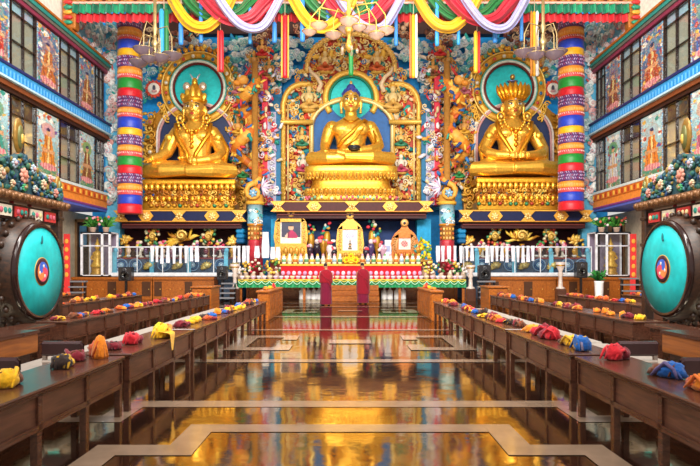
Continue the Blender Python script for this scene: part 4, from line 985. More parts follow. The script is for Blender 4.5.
def deity(x, y, Y, h, skin, robe, parent, name='attendant_figure', mat='paint', wings=False):
    b = MB(); q = h/20
    b.E(x, y-5*q, Y-.05, 5.2*q, 5.6*q, 1, '2f8a7a' if not wings else 'e8b048')
    b.E(x, y-1.5*q, Y-.2, 4*q, 5*q, 3*q, skin); b.E(x, y+1*q, Y-.25, 2.4*q, 2.6*q, 3*q, robe)
    b.E(x, y-8.2*q, Y-.25, 2.3*q, 2.8*q, 2.3*q, skin); b.E(x, y-10.6*q, Y-.22, 2.1*q, 1.8*q, 2*q, 'e8b040'); b.E(x, y-12.6*q, Y-.2, .9*q, 1.7*q, .9*q, 'f4d070')
    for s in (-1, 1):
        b.T([(x+s*3.4*q, y-4.8*q, Y-.2), (x+s*5.6*q, y-2*q, Y-.25), (x+s*4.2*q, y-6*q if wings else y+1*q, Y-.45)], [1.5*q, 1.3*q, .9*q], skin)
        b.T([(x+s*1.5*q, y+3*q, Y-.2), (x+s*6*q, y+5*q, Y-.35), (x-s*1*q, y+6*q, Y-.45)], [2.2*q, 2*q, 1.2*q], robe)
        if wings: b.leaf(x+s*4*q, y-4*q, Y-.05, 9*q, 2.4*q, jit('f0c050', .15), 90-s*45)
    b.E(x, y+8*q, Y-.2, 6*q, 1.8*q, 4*q, 'e8b85a')
    return b.build(name, mat, parent)
for x, y, h, sk, rb, wg in ((325, 63, 22, 'f0d090', 'd86a3a', 1), (377, 63, 22, 'f0d090', 'd86a3a', 1), (309, 100, 26, 'ecd090', 'e8b860', 0), (393, 100, 26, 'ecd090', 'e8b860', 0), (302, 140, 18, 'f0c070', '3f8a6a', 0), (401, 140, 18, 'f0c070', '3f8a6a', 0),
                            (303, 165, 20, 'e8dcc8', 'c8506a', 0), (401, 165, 20, 'e8dcc8', 'c8506a', 0), (351, 55, 18, '2f8a8a', 'e0a040', 1)): deity(x, y, Y-.15, h, sk, rb, t, wings=wg)
for sd in (-1, 1):     # necks of the water birds curling up beside the halo
    b = MB(); b.T([(cx+sd*33, 92, Y-.3), (cx+sd*30, 84, Y-.35), (cx+sd*34, 77, Y-.4), (cx+sd*40, 72, Y-.35), (cx+sd*42, 67, Y-.3)], [2.6, 2.4, 2, 1.8, 1.2], 'f4d8b0', 8); b.build('bird_neck', 'paint', t)
# ================================================================== ledges and recesses that carry the shrines
def diamond(b, px, py, Y, rx, ry, col, c2):
    b.plate(PW([(px-rx, py), (px-rx*.45, py-ry), (px+rx*.45, py-ry), (px+rx, py), (px+rx*.45, py+ry), (px-rx*.45, py+ry)], Y), Y-.06, Y+.02, col)
    b.flower(px, py, Y-.1, ry*.75, c2, 'b8842a', 6); b.E(px, py, Y-.12, ry*.3, ry*.3, ry*.3, 'f4d88a')
def ledge(x0, x1, y0, y1, col, marks, lab, yb):
    Y = 30.4; t = thing('shrine_ledge', lab, 'ledge', W((x0+x1)/2, y1, Y))
    X0, X1 = WX(x0, Y), WX(x1, Y)
    b = MB(); b.bb(X0, X1, Y, YB-.02, WZ(y1, Y), WZ(y0, Y), col); b.bb(X0, X1, Y-.05, Y, WZ(y0+1.2, Y), WZ(y0, Y), 'e0a53a'); b.bb(X0, X1, Y-.05, Y, WZ(y1, Y), WZ(y1-1, Y), 'c8842a'); b.build('beam', 'paint', t)
    b = MB(); b.bb(X0+.15, X1-.15, Y+.25, YB-.02, WZ(yb, Y), WZ(y1, Y), '43161a'); b.bb(X0+.2, X1-.2, Y+.15, Y+.3, WZ(y1+3, Y), WZ(y1+1.6, Y), '6a2a24'); b.build('corbel', 'paint', t)
    for i, (x, k) in enumerate(marks):
        b = MB()
        if k == 0: diamond(b, x, (y0+y1)/2, Y-.03, 7.5, (y1-y0)*.44, 'e2a63a', 'f4d28a')
        else:
            h = (y1-y0)*.46; c = (y0+y1)/2
            for s in (-1, 1): b.plate(PW([(x, c), (x+s*3, c-h*.3), (x+s*8, c-h), (x-s*0, c-h)] if 0 else [(x, c-h), (x+s*7.5, c-h), (x+s*2.5, c), (x+s*7.5, c+h), (x, c+h)], Y-.05), Y-.08, Y, 'e2a63a')
            b.flower(x, c, Y-.12, h*.7, 'f0cc80', 'b8842a')
        b.build('gilt_boss', 'goldp', t)
    return t
ledge(117, 243.5, 210, 222, '0c1844', [(121, 1), (146, 0), (179, 1), (212, 0), (239, 1)], 'navy shrine beam with gilt bosses below the left throne', 228)
ledge(459.5, 590, 210, 222, '0c1844', [(466, 1), (495, 0), (528, 1), (561, 0), (586, 1)], 'navy shrine beam with gilt bosses below the right throne', 228)
ledge(273, 430, 201, 212, '4a181a', [(278, 1), (314, 0), (352, 1), (390, 0), (426, 1)], 'maroon shrine beam with gilt bosses below the central throne', 218)
for x0, x1, y1, col, nm in ((112, 246, 262, '4a1620', 'left'), (458, 592, 262, '4a1620', 'right'), (278, 430, 262, '123a7a', 'central')):
    b = MB(); Y = 32.4; b.bb(WX(x0, Y), WX(x1, Y), Y, Y+.2, 0, WZ(229 if nm != 'central' else 219, Y), col); tag(b.build('recess_panel', 'paint'), f'{"navy" if nm=="central" else "maroon"} recessed panel behind the {nm} altar figures', 'panel')
for s, nm in ((-1, 'left'), (1, 'right')):      # stepped turquoise brackets and bright cheeks between the shrines
    cx = 351
    t = thing('stepped_bracket', f'stepped turquoise bracket under the {nm} beam end beside the column', 'bracket', W(cx+s*106, 240, 31.5))
    for i in range(3):
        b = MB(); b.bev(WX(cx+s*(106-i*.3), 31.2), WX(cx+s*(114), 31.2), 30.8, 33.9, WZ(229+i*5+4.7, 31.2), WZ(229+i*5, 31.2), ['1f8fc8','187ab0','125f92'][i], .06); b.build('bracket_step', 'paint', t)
    b = MB(); b.bb(WX(cx+s*66, 31.6), WX(cx+s*80, 31.6), 31.6, 33.9, .9, WZ(219, 31.6), '17a8e0'); tag(b.build('blue_cheek_panel', 'paint'), f'bright blue upright panel on the {nm} side of the central altar', 'panel')

# ================================================================== clouds, dragons and columns on the wall
WH = ['eef4f2','d8ecec','f6f2ee','bfe4e6','f2d8dc','c8d8e8']
TE = ['2fb8b4','8fdcd8','e8f4f2','3fa8d0','bfe8e4']
def cloudbank(spots, Y, lab, cols=WH, base=None):
    t = thing('cloud_relief', lab, 'relief', W(spots[0][0], spots[0][1], Y))
    for x, y, r in spots:
        b = MB(); b.cloud(x, y, Y-.15, r, cols, 6)
        for i in range(3): b.leaf(x+R.uniform(-r, r), y+R.uniform(-r, r)*.6, Y-.1, r*.9, r*.18, R.choice(['2f9ad0','2fb0a8','ffffff']), R.uniform(-30, 210))
        b.build('cloud', 'paint', t)
    return t
for s, nm in ((-1, 'left'), (1, 'right')):
    mx = lambda x: x if s < 0 else 702-x
    cloudbank([(mx(x), y, r) for x, y, r in ((141, 45, 10), (152, 48, 11), (160, 58, 9), (170, 45, 10), (182, 44, 9), (140, 60, 9), (150, 60, 9), (192, 42, 8), (203, 44, 8), (214, 47, 8))], 33.6, f'white and teal cloud relief above the outer edge of the {nm} shrine')
    cloudbank([(mx(x), y, r) for x, y, r in ((152, 70, 9), (144, 78, 8), (158, 72, 7), (144, 97, 8), (148, 88, 6))], 33.5, f'teal cloud relief beside the {nm} halo, nearest the striped hanging', TE)
    cloudbank([(mx(x), y, r) for x, y, r in ((230, 44, 10), (243, 41, 10), (223, 52, 9), (236, 55, 10), (248, 51, 9), (230, 63, 9), (240, 70, 9), (233, 76, 8), (247, 62, 8))], 33.6, f'white and teal cloud relief between the {nm} and central shrines', WH+['8fdcd8','5fc4d0'])
    cloudbank([(mx(x), y, r) for x, y, r in ((289, 44, 10), (298, 41, 9), (307, 45, 8), (291, 55, 9), (299, 56, 8), (277, 48, 9), (284, 66, 9), (280, 78, 8), (290, 72, 8), (276, 90, 7))], 33.6, f'white cloud relief at the {nm} shoulder of the central arch', WH+['8fdcd8'])
    # blank strip of wall between banner and side gallery, covered with cloud and flame relief
    t = thing('relief_pilaster', f'tall pilaster of white, pink and teal cloud relief at the {nm} wall edge', 'pilaster', (s*12.2, 31.2, 0))
    Y = 31.2; b = MB(); b.bb(WX(mx(105.5), Y), WX(mx(120), Y), Y, Y+.6, 0, WZ(18, Y), '5fb4d8'); b.build('panel', 'paint', t)
    b = MB(); r = random.Random(8)
    for i in range(46):
        y = 24+i*3.95; x = mx(111.5+r.uniform(-5, 6)); c = r.choice(['eef2f0','f0e8e4','e8c0c0','bfe0e0','f4f4f0','d8e4ea','eab0a8'])
        q = r.uniform(3.8, 5.8); b.E(x, y, Y-.05, q, q*.8, q*.5, c, r.uniform(0, 180)); b.scroll(x+r.uniform(-2, 2), y, Y-.15, q*.9, mixc(c, r.choice(['2f9ab0','ffffff','d87a80','3fa8a0']), .5), 1.2, .22, r.choice((-1, 1)), r.uniform(0, 360), n=8)
        if i % 3 == 0: b.leaf(x, y, Y-.1, 7, 1.1, r.choice(['2f8fb8','2fa8a0','d86a6a']), r.uniform(50, 130))
    b.build('cloud_pattern', 'paint', t)
    # more of it under the valance toward the corner
    cloudbank([(mx(x), y, r_) for x, y, r_ in ((100, 30, 6), (108, 30, 7), (114, 38, 6), (106, 46, 6), (113, 54, 6), (110, 62, 5))], 31.1, f'pale cloud relief under the valance in the {nm} corner', ['eef2f0','e8c8cc','d8e8ec','bcd8e0','f4f0ee'])
    t = thing('cloud_relief', f'pale cloud and flame relief along the top of the {nm} side wall', 'relief', (s*12.8, 29, 12.2)); r = random.Random(12)
    b = MB()
    for i in range(90):
        yy = r.uniform(27.2, 31.2); zz = r.uniform(12.2, 14.9); q = r.uniform(.16, .34); c = r.choice(['eef2f0','e8c8cc','d8e8ec','bcd8e0','f4f0ee','d88a8a','5fb8c8'])
        b.ell((s*12.82, yy, zz), (.1, q, q*.8), c, Matrix.Rotation(r.uniform(0, 3), 3, 'X'), 8, 5)
        b.tube([(s*(12.72), yy+q*.7*(1-j*.09)*math.cos(j*.75), zz+q*.7*(1-j*.09)*math.sin(j*.75)) for j in range(10)], [.05*(1-j*.07) for j in range(10)], mixc(c, r.choice(['3fa8b8','ffffff','c87a80','7aa8c0']), .6), 5)
    b.build('cloud_pattern', 'paint', t)
    # column with dragon
    X = mx(255); Yc = 31.0; XX = WX(X, Yc); k = Yc/F
    t = col_t = thing('dragon_column', f'painted column with a coiling orange dragon, red cloth at its foot, {nm} of the centre', 'column', (XX, Yc, 0))
    seg = [(0, 240, 9, 'a83232'), (240, 226, 7.2, 'e0a058'), (226, 224, 8, 'd88a2a'), (224, 205, 7.6, '9cc8d8'), (205, 202, 9.4, 'e8b040'), (202, 195, 8.2, 'e0a040'), (195, 62, 3.2, 'b8803a')]
    b = MB(); prof = [(6.8*k, 0), (6.8*k, WZ(272, Yc)), (6.6*k, WZ(240, Yc))]; cl = ['7a2a22', 'b8323a']
    for y0, y1, q, c in seg[1:]: prof += [(q*k, WZ(y0, Yc)), (q*k, WZ(y1, Yc))]; cl += [c, c]
    b.lathe((XX, Yc, 0), prof, cl, 18); b.build('shaft', 'paint', t)
    b = MB(); r = random.Random(2)
    for i in range(18):
        x = X+r.uniform(-6, 6); y = r.uniform(207, 223); b.scroll(x, y, Yc-7.5*k+.02*abs(x-X), 2.2, r.choice(['ffffff','3f7fb0','d8a040','2fa0a0','e8eef0']), 1.1, .28, 1, i*50, n=8)
    for i in range(15): b.E(X-6+i % 5*3, 229+(i//5)*4.5, Yc-7.2*k+.02, 1.2, 1.6, .8, jit(R.choice(['f0c880','c8602a','e8b050'])))
    b.build('painted_trim', 'paint', t)
    b = MB(); b.lathe((XX, Yc, 0), [(7.3*k, WZ(272, Yc)), (7.8*k, WZ(258, Yc)), (7.0*k, WZ(243, Yc)), (6.9*k, WZ(239, Yc))], 'c02838', 20, wav=lambda i, j: 1+.05*math.sin(i*2.1)); b.build('cloth_wrap', 'silk', t)
    # side jamb with stripes
    t = thing('painted_jamb', f'slender red and lilac jamb beside the {nm} edge of the central arch', 'pilaster', W(mx(267), 205, 32.4))
    Yj = 32.4
    for x0, x1, c, nme in ((262, 267.5, 'e0344c', 'red_strip'), (267.5, 276, 'b8b4d0', 'lilac_strip'), (276, 280.5, '1c6f9c', 'blue_strip')):
        b = MB(); b.bb(WX(mx(x0), Yj), WX(mx(x1), Yj), Yj, 33.9, WZ(205, Yj), WZ(112 if nme != 'red_strip' else 70, Yj), c)
        if nme == 'lilac_strip':
            for i in range(18): b.scroll(mx(271.7), 118+i*5, Yj-.08, 2.6, ['e8eef4','7f9ac0','d8a8c0'][i % 3], 1.2, .25, 1 if i % 2 else -1, i*40, n=8)
        b.build(nme, 'paint', t)
    b = MB(); rj = random.Random(15)
    for i in range(95):
        x, y = mx(rj.uniform(259, 280)), rj.uniform(68, 203); c = rj.choice(['e8e4ee','b8a8cc','d8404a','e8a848','2f7fb8','f0d8a8','2f9a8a','ffffff','c86a3a'])
        if rj.random() < .5: b.leaf(x, y, Yj-.08, rj.uniform(5, 9), rj.uniform(1.2, 2.1), jit(c), rj.uniform(0, 360))
        else: b.scroll(x, y, Yj-.12, rj.uniform(2.2, 3.8), jit(c), 1.2, .26, rj.choice((-1, 1)), rj.uniform(0, 360), n=8)
    b.build('vine_pattern', 'paint', t)
    # dragon coiling down the column, claws, mane and pearl
    t = col_t
    pts = []; n = 60
    for i in range(n+1):
        u = i/n; y = 78+u*112; a = u*4.6*math.pi; pts.append((mx(247+9*math.cos(a)+4*math.sin(u*9)), y, 31.3-.45*math.sin(a)))
    b = MB(); b.T(pts, [3.2+3.0*math.sin(math.pi*min(1, .15+i/n*.95)) for i in range(n+1)], [jit(['e09a38','d8842a','c86a24','e8a848'][(i//2) % 4], .1) for i in range(n)], 10); b.build('dragon_body', 'paint', t)
    b = MB()
    for i in range(2, int(1.7*n)):
        x, y, yy = pts[i % n]; b.leaf(x+R.uniform(-5, 5), y+R.uniform(-3, 3), yy-R.uniform(.05, .28), R.uniform(5, 9), R.uniform(1.2, 2), jit(R.choice(['2f6fb0','d8404a','2f9a8a','f0c050','2a4f8a','e86a3a']), .15), R.uniform(0, 360))
    b.build('mane_leaf', 'paint', t)
    b = MB(); x, y = mx(243), 80
    b.E(x, y, 30.8, 6, 5, 6, 'e0a048'); b.E(x-s*-6, y+3, 30.7, 4.5, 3, 4, 'd88a30'); b.E(x+s*3, y-4, 30.6, 1.4, 1.4, 1.4, 'ffffff'); b.E(x+s*3, y-4, 30.55, .7, .7, .8, '101018')
    for q in (-1, 1): b.T([(x-s*2, y-4, 30.8), (x-s*6, y-10, 30.8), (x-s*5+q*3, y-15, 30.8)], [1.6, 1.2, .4], 'c83a3a')
    b.T([(x+s*8, y+2, 30.7), (x+s*13, y-2, 30.6), (x+s*12, y-8, 30.6)], [.8, .6, .3], 'f0d080')
    b.build('dragon_head', 'paint', t)
    b = MB(); b.scroll(mx(254), 192, 30.55, 9, 'e8a848', 1.3, .33, -s, 90); b.flower(mx(253), 193, 30.4, 4.5, '7fb0d0', 'c8d8e0'); b.build('dragon_tail', 'paint', t)
    for i in range(8):
        b = MB(); a = math.radians(100+i*22); b.T([(mx(262), 187, 30.7), (mx(262)-s*6*math.cos(a)*-1, 187-7*math.sin(a), 30.7), (mx(262)+s*12*math.cos(a), 187-11*math.sin(a), 30.8)], [1.2, 1, .3], ['e8e4f0','b8a8c8','d8c8d8'][i % 3], 6); b.build('tail_feather', 'paint', t)
    # crowd of small painted figures between the shrines
    r = random.Random(31)
    spots = [(240, 108), (238, 128), (258, 118), (262, 142), (258, 162), (240, 148), (243, 172), (262, 92), (238, 88), (254, 62), (269, 70), (262, 50)]
    for i, (x, y) in enumerate(spots):
        t = thing('relief_figure', f'{ordw(i)} small painted spirit figure from the bottom, between {nm} and central shrines' if 0 else f'small {["teal","gold","crimson","blue","orange","white","green","violet","pink","grey","brown","red"][i]} spirit figure among the wall reliefs, {nm} of the centre', 'relief', W(mx(x), y+8, 32.6), 'spirit figures on the wall')
        c = ['2f9a9a','e8b040','c83048','2f6fc0','e8863a','e8e8ea','3f9a5a','7a5ab0','e88aa0','9aa4ac','8a5a3a','d8383a'][i]
        deity(mx(x), y, 32.7, 17, jit('e0a860', .2), c, t, 'figure')
        b = MB()
        for q in range(44):
            xx, yy = mx(x)+r.uniform(-9, 9), y+r.uniform(-12, 12); cc = r.choice(['f0d8a8','e8b04a','e8e0d0','c8402e','2f8fa0','3f6fb0','f4e8d0','d8863a', c])
            if r.random() < .5: b.leaf(xx, yy, 32.8, r.uniform(6, 10), r.uniform(1.5, 2.5), jit(cc), r.uniform(0, 360))
            else: b.scroll(xx, yy, 32.75, r.uniform(2.4, 4), jit(cc), 1.2, .28, r.choice((-1, 1)), r.uniform(0, 360), n=8)
        b.build('ornament_pattern', 'paint', t)
    b = MB(); Yr = 33.47; b.bb(WX(mx(222), Yr), WX(mx(282), Yr), Yr, 33.95, WZ(210, Yr), WZ(58, Yr), '2a86b8'); tag(b.build('relief_backing_panel', 'paint'), f'blue wall panel behind the dragon reliefs, {nm} of the centre', 'panel')
    # dark painted beasts in the frieze above
    for i, (x, y) in enumerate(((150, 34), (178, 38), (190, 34), (258, 42), (268, 34), (300, 30))):
        t = thing('frieze_relief', f'{ordw(i)} brown carved beast in the dark frieze counted from the {nm} corner', 'relief', W(mx(x), y, 33.4), 'frieze carvings')
        b = MB()
        for q in range(14): b.E(mx(x)+r.uniform(-8, 8), y+r.uniform(-7, 7), 32.6, r.uniform(1.6, 3.6), r.uniform(1.6, 3), 2, jit(r.choice(['8a5a4a','6a4030','a87a5a','4a3030','7a3a3a','c8a080','5a5a5a'])), r.uniform(0, 180))
        for q in range(5): b.scroll(mx(x)+r.uniform(-7, 7), y+r.uniform(-6, 6), 32.5, 3, jit(r.choice(['b8886a','8a4a3a','d8b890'])), 1.2, .26, 1, r.uniform(0, 360), n=8)
        b.build('carved_pattern', 'paint', t)

# ================================================================== silk: valance, swags, tubes, striped hangings
def valance():
    Y = 27.0; t = thing('pleated_valance', 'long pleated green and red valance across the top of the altar wall', 'valance', W(351, 22, Y))
    def strip(y0, y1, nme, cols, dep):
        b = MB(); x0, x1, n = WX(67, Y), WX(637, Y), 420
        def fn(u, v): return (x0+(x1-x0)*u, Y-dep-.09*math.sin(u*n*1.3)-.05*(1-v), WZ(y1, Y)+(WZ(y0, Y)-WZ(y1, Y))*v)
        b.grid(fn, n*3, 2, lambda u, v: jit(cols[int(u*70) % len(cols)] , .12), 0, True); b.build(nme, 'silk', t)
    strip(5, 14.5, 'green_band', ['1f8a62','18785a','239a6e','15684e'], .12); strip(13, 22.5, 'red_band', ['d0252e','b81a28','e0343a'], 0)
    b = MB(); x0, x1 = WX(66, Y), WX(638, Y); b.bb(x0, x1, Y-.2, Y+.3, WZ(5.5, Y), WZ(3.5, Y), 'd8b0a0'); b.bb(x0, x1, Y-.1, Y+.3, WZ(3.5, Y), WZ(-12, Y), 'b0602a')
    for i in range(110): b.ell((x0+(x1-x0)*(i+.5)/110, Y-.12, WZ(0.5, Y)), (.1, .06, .09), jit(['e0944a','7a3a1e','c8a05a'][i % 3]), nu=6, nv=4)
    b.build('header_trim', 'paint', t)
    for s in (-1, 1):
        b = MB(); X = WX(70 if s < 0 else 634, Y); b.bev(X-.3, X+.3, Y-.15, Y+.3, WZ(30, Y), WZ(-12, Y), 'b8702a', .05)
        for i in range(5): b.ell((X, Y-.2, WZ(4+i*5, Y)), (.22, .08, .1), ['d83a3a','2f9a7a','f0b040'][i % 3], nu=8, nv=5)
        b.build('end_post', 'goldp', t)
valance()
def swag(pts, wid, col, Y, lab):
    # a hanging band of silk: centre line in face units, its width, gathered in long pleats
    t = MB(); n = 26; P = [Vector((x, y)) for x, y in pts]; m = len(P)
    def cr(u):
        f = u*(m-1); i = min(int(f), m-2); q = f-i; p0 = P[max(i-1, 0)]; p1 = P[i]; p2 = P[i+1]; p3 = P[min(i+2, m-1)]
        return .5*((2*p1)+(p2-p0)*q+(2*p0-5*p1+4*p2-p3)*q*q+(3*p1-3*p2+p3-p0)*q**3)
    ph = R.uniform(0, 6)
    def fn(u, v):
        c = cr(u); d = (cr(min(1, u+.01))-cr(max(0, u-.01))).normalized(); nn = Vector((-d.y, d.x)); wv = wid[0]+(wid[1]-wid[0])*math.sin(math.pi*u) if len(wid) == 2 else wid[0]
        q = c+nn*(v-.5)*wv; return W(q.x, q.y, (Y-1.3)-.07*math.sin(v*13+ph+math.sin(u*3))-.2*math.sin(math.pi*v)-.022*math.sin(v*31+u*2))
    t.grid(fn, n, 22, lambda u, v: jit(col, .05), 0, True)
    o = t.build('hanging_silk_swag', 'silk'); tag(o, lab, 'swag', 'silk swags along the ceiling'); return o
YE, GR, RE, LI, BL = 'e8b010', '0f6a2c', 'b00e2a', 'a9a7d6', '2f86d8'
for g, where in ((0, 'over the left shrine gap'), (121, 'over the central arch'), (246, 'over the right shrine gap')):
    def sw(p, w_, c, Y, lab): swag([(x+g, y) for x, y in p], w_, c, Y, f'{lab} {where}')
    sw([(169, -8), (175, 4), (184, 18), (194, 26), (206, 27), (216, 20), (226, 9), (234, -8)], (10, 12), YE, 27.5, 'yellow silk swag')
    sw([(183, -8), (192, 5), (206, 16), (224, 18), (240, 12), (250, 2), (262, -8)], (13, 10), GR, 27.8, 'green silk swag')
    sw([(202, -8), (212, 6), (224, 17), (238, 21), (252, 17), (264, 4), (275, -8)], (17, 12), RE, 27.3, 'crimson silk swag')
    sw([(215, -8), (225, 8), (238, 23), (252, 29), (264, 25), (274, 10), (283, -8)], (9, 9), LI, 27.0, 'lilac white silk swag')
def tubeb(x, y0, y1, w_, cols, Y, lab):
    t = thing('hanging_silk_tube', lab, 'hanging', W(x, y1, Y), 'silk tubes hanging from the ceiling'); k = Y/F; n = len(cols)
    for i, (c, fr) in enumerate(cols):
        x0 = x-w_/2+w_*sum(f for _, f in cols[:i]); b = MB(); r = w_*fr/2
        b.lathe(W(x0+r, y1, Y+.12*(i % 2)), [(r*k*.9, 0), (r*k*1.06, .1), (r*k, (y1-y0)*k*.5), (r*k, (y1-y0)*k-.1), (r*k*.5, (y1-y0)*k)], c, 12, wav=lambda i, j: 1+.06*(i % 2)); b.build('silk_strip', 'silk', t)
    b = MB(); p = W(x, y0, Y); b.tube([p, (p.x, p.y, 16.2)], .018, 'd8c8a8', 5); b.build('cord', 'cloth', t)
TB = [(164, 9, 58, 9.5, [('2fa8e0', .5), ('177a3a', .5)]), (181, 22, 45, 4.5, [(BL, 1)]), (201, -4, 43, 3.8, [(BL, 1)]), (220.5, 30, 72, 6.5, [('d8481e', .25), ('d01424', .75)]), (250, 6, 44, 3.2, [('2f9ae0', 1)]),
      (274.5, 22, 43, 4.6, [(BL, 1)]), (285, 15, 78, 8, [('e8a030', .2), ('d81424', .6), ('e8a030', .2)]), (302.5, -4, 42, 4.8, [(BL, 1)]), (328, -4, 37, 4, [('3f7fe0', 1)]), (351, 48, 76, 4.6, [('0f8a3a', 1)]),
      (372, -4, 20, 3.4, [(BL, 1)]), (396, 11, 46, 3.6, [(BL, 1)]), (413.5, 14, 78, 8, [('e06a1e', .25), ('f4bc18', .45), ('f0ece0', .3)]), (437, -4, 46, 4, [('2f9ae0', 1)]), (458.5, 15, 45, 3.2, [('2f9ae0', 1)]),
      (477, 31, 73, 6.5, [('f0b01c', .6), ('d8281e', .4)]), (495, 12, 43, 4.4, [(BL, 1)]), (521.5, 10, 41, 3.4, [(BL, 1)]), (534.5, 11, 76, 8.4, [('e0861e', .25), ('f4b818', .4), ('f2f0ea', .35)])]
TN = {'2fa8e0': 'cyan', BL: 'blue', '2f9ae0': 'sky blue', '3f7fe0': 'blue', '0f8a3a': 'green', 'd8481e': 'orange-edged red', 'e8a030': 'gold-edged red', 'e06a1e': 'orange, yellow and white', 'f0b01c': 'yellow and red', 'e0861e': 'orange, yellow and white'}
for i, (x, y0, y1, w_, c) in enumerate(TB):
    tubeb(x, y0, y1, w_, c, 26.4, f'{"cyan and green" if i == 0 else TN[c[0][0]]} silk tube, {ordw(i)} of the hanging tubes from the left')
def hanging(x0, x1, y0, y1, lab):
    Y = 29.9; t = thing('striped_hanging', lab, 'hanging', W((x0+x1)/2, y1, Y), 'striped column hangings'); cx = (x0+x1)/2; k = Y/F; r0 = (x1-x0)/2*k
    bands = [(21,30,'p'),(30,38,'o'),(38,42,'k'),(42,51,'b'),(51,58,'y'),(58,69,'p'),(69,76,'o'),(76,80,'k'),(80,90,'g'),(90,98,'r'),(98,109,'p'),(109,114.5,'o'),(114.5,118.5,'k'),(118.5,129,'b'),(129,136,'y'),(136,146,'p'),(146,152,'o'),(152,157,'k'),(157,166,'g'),(166,174,'r'),(174,184,'p'),(184,190.5,'o'),(190.5,195,'k'),(195,204,'b'),(204,213,'r')]
    C_ = {'p': '5a2f6e', 'o': 'f0942a', 'k': 'e0484a', 'b': '1c3fc0', 'y': 'f4b414', 'g': '149030', 'r': 'dc1426'}
    N = {'p': 'patterned_tier', 'o': 'orange_tier', 'k': 'zigzag_tier', 'b': 'blue_tier', 'y': 'yellow_tier', 'g': 'green_tier', 'r': 'red_tier'}
    f = (y1-21)/192
    for a, b_, c in bands:
        ya, yb = 21+(a-21)*f, 21+(b_-21)*f; H_ = (yb-ya)*k; b = MB(); n = 52
        b.lathe((WX(cx, Y), Y, WZ(yb, Y)), [(r0*.99, -.03), (r0*1.0, 0), (r0*.98, H_*.5), (r0*.95, H_)], C_[c], n, wav=lambda i, j: 1+.05*(i % 2))
        if c in 'pk':
            for row in range(3 if c == 'p' else 1):
                for i in range(18):
                    a_ = math.pi*(i+.5*(row % 2))/18; rr = r0*1.03; zz = WZ(yb, Y)+H_*((row+.6)/3.2 if c == 'p' else .5)
                    b.ell((WX(cx, Y)-rr*math.cos(a_), Y-rr*math.sin(a_), zz), (.03, .02, .075 if c == 'p' else .07), ['b89ac8','a83a6a','c8b0d4'][i % 3] if c == 'p' else ['f4d0c0','f0a0a8'][i % 2], Matrix.Rotation(.6 if row % 2 else -.6, 3, 'Y'), 5, 3)
        elif c == 'o':
            for i in range(24):
                a_ = math.pi*(i+.5)/24; b.ell((WX(cx, Y)-r0*1.0*math.cos(a_), Y-r0*1.0*math.sin(a_), WZ(yb, Y)+H_*.3), (.03, .03, .1), 'f8b858', nu=5, nv=3)
        b.build(N[c], 'silk', t)
hanging(118.5, 141.5, 21, 213, 'tall striped silk hanging on the left of the altar wall')
hanging(559, 583, 15, 210, 'tall striped silk hanging on the right of the altar wall')

# ================================================================== chandeliers
def bowl(b, c, r, col, rim):
    b.lathe(c, [(r*.12, -r*.62), (r*.3, -r*.55), (r*.72, -r*.3), (r, 0), (r*1.04, .02), (r*.98, .03), (r*.68, -r*.24), (r*.1, -r*.48)], col, 18, wav=lambda i, j: 1+.04*(i % 2))
def chandelier(px, py, Y, bowls, colb, metal, lab, topy, sc=1.):
    t = thing('chandelier', lab, 'chandelier', W(px, py, Y)); k = Y/F; c = W(px, py, Y)
    b = MB(); z1 = WZ(topy, Y)-c.z
    b.lathe(c, [(.03, -.25), (.1, -.15), (.16, 0), (.1, .12), (.06, .3), (.12, .45), (.17, .6), (.1, .75), (.07, 1.0), (.13, 1.2), (.08, 1.35), (.05, max(1.5, z1))], metal, 12); b.build('stem', 'gold', t)
    for (x, y, d, r) in bowls:
        p = W(x, y, Y)+Vector((0, d, 0)); 
        b = MB(); bowl(b, p, r*k, jit(colb, .08), metal); sh = b.build('glass_bowl', 'crystal', t)
        b = MB(); b.tube([p+Vector((r*k*math.cos(a*math.pi/9), r*k*math.sin(a*math.pi/9), .02)) for a in range(19)], .022, metal, 6); b.build('bowl_rim', 'gold', sh)
        b = MB(); q = Vector((c.x, Y, p.z)); e = p+Vector((0, 0, -r*k*.4)); m1 = e+Vector(((c.x-e.x)*.02, 0, (topy*0)+r*k*2.2)); 
        b.tube([e, e+Vector((0, 0, r*k*.8)), m1, m1+Vector(((c.x-e.x)*.25, (Y-p.y)*.25, .45)), Vector((c.x, Y, m1.z+.3))], [.025]*5, metal, 6); b.build('arm', 'gold', t)
    for i in range(5):
        b = MB(); a = i*1.257; b.ell(c+Vector((.3*math.cos(a), .3*math.sin(a), -.18)), (.06, .06, .1), 'f0e4d0', nu=8, nv=6); b.build('glass_drop', 'crystal', t)
chandelier(349, 46, 22, [(319, 25, 0, 8.5), (347, 20, .8, 9), (370, 22, .6, 9), (386, 30, 0, 8.5), (349, 31, -.9, 9), (310, 35, -.3, 7), (334, 42, -.7, 8), (376, 40, -.5, 8), (359, 38, -1.0, 7)], 'f6e4da', 'e0b050', 'large chandelier of pale glass bowls on a gilt stem before the central arch', -20)
chandelier(155, 58, 25, [(139, 62, 0, 9.5), (155, 55, .5, 10), (172, 55, 0, 10), (147, 53, -.4, 10), (164, 61, -.5, 9), (154, 63, -.6, 8)], 'c4b4c2', 'b8a070', 'smoky glass bowl chandelier before the left shrine, close to the striped hanging', -20)
chandelier(543, 56, 25, [(524, 52, 0, 10), (541, 46, .5, 10), (557, 52, 0, 10), (533, 58, -.4, 9), (550, 58, -.5, 10)], 'c4b4c2', 'b8a070', 'smoky glass bowl chandelier before the right shrine, close to the striped hanging', -20)
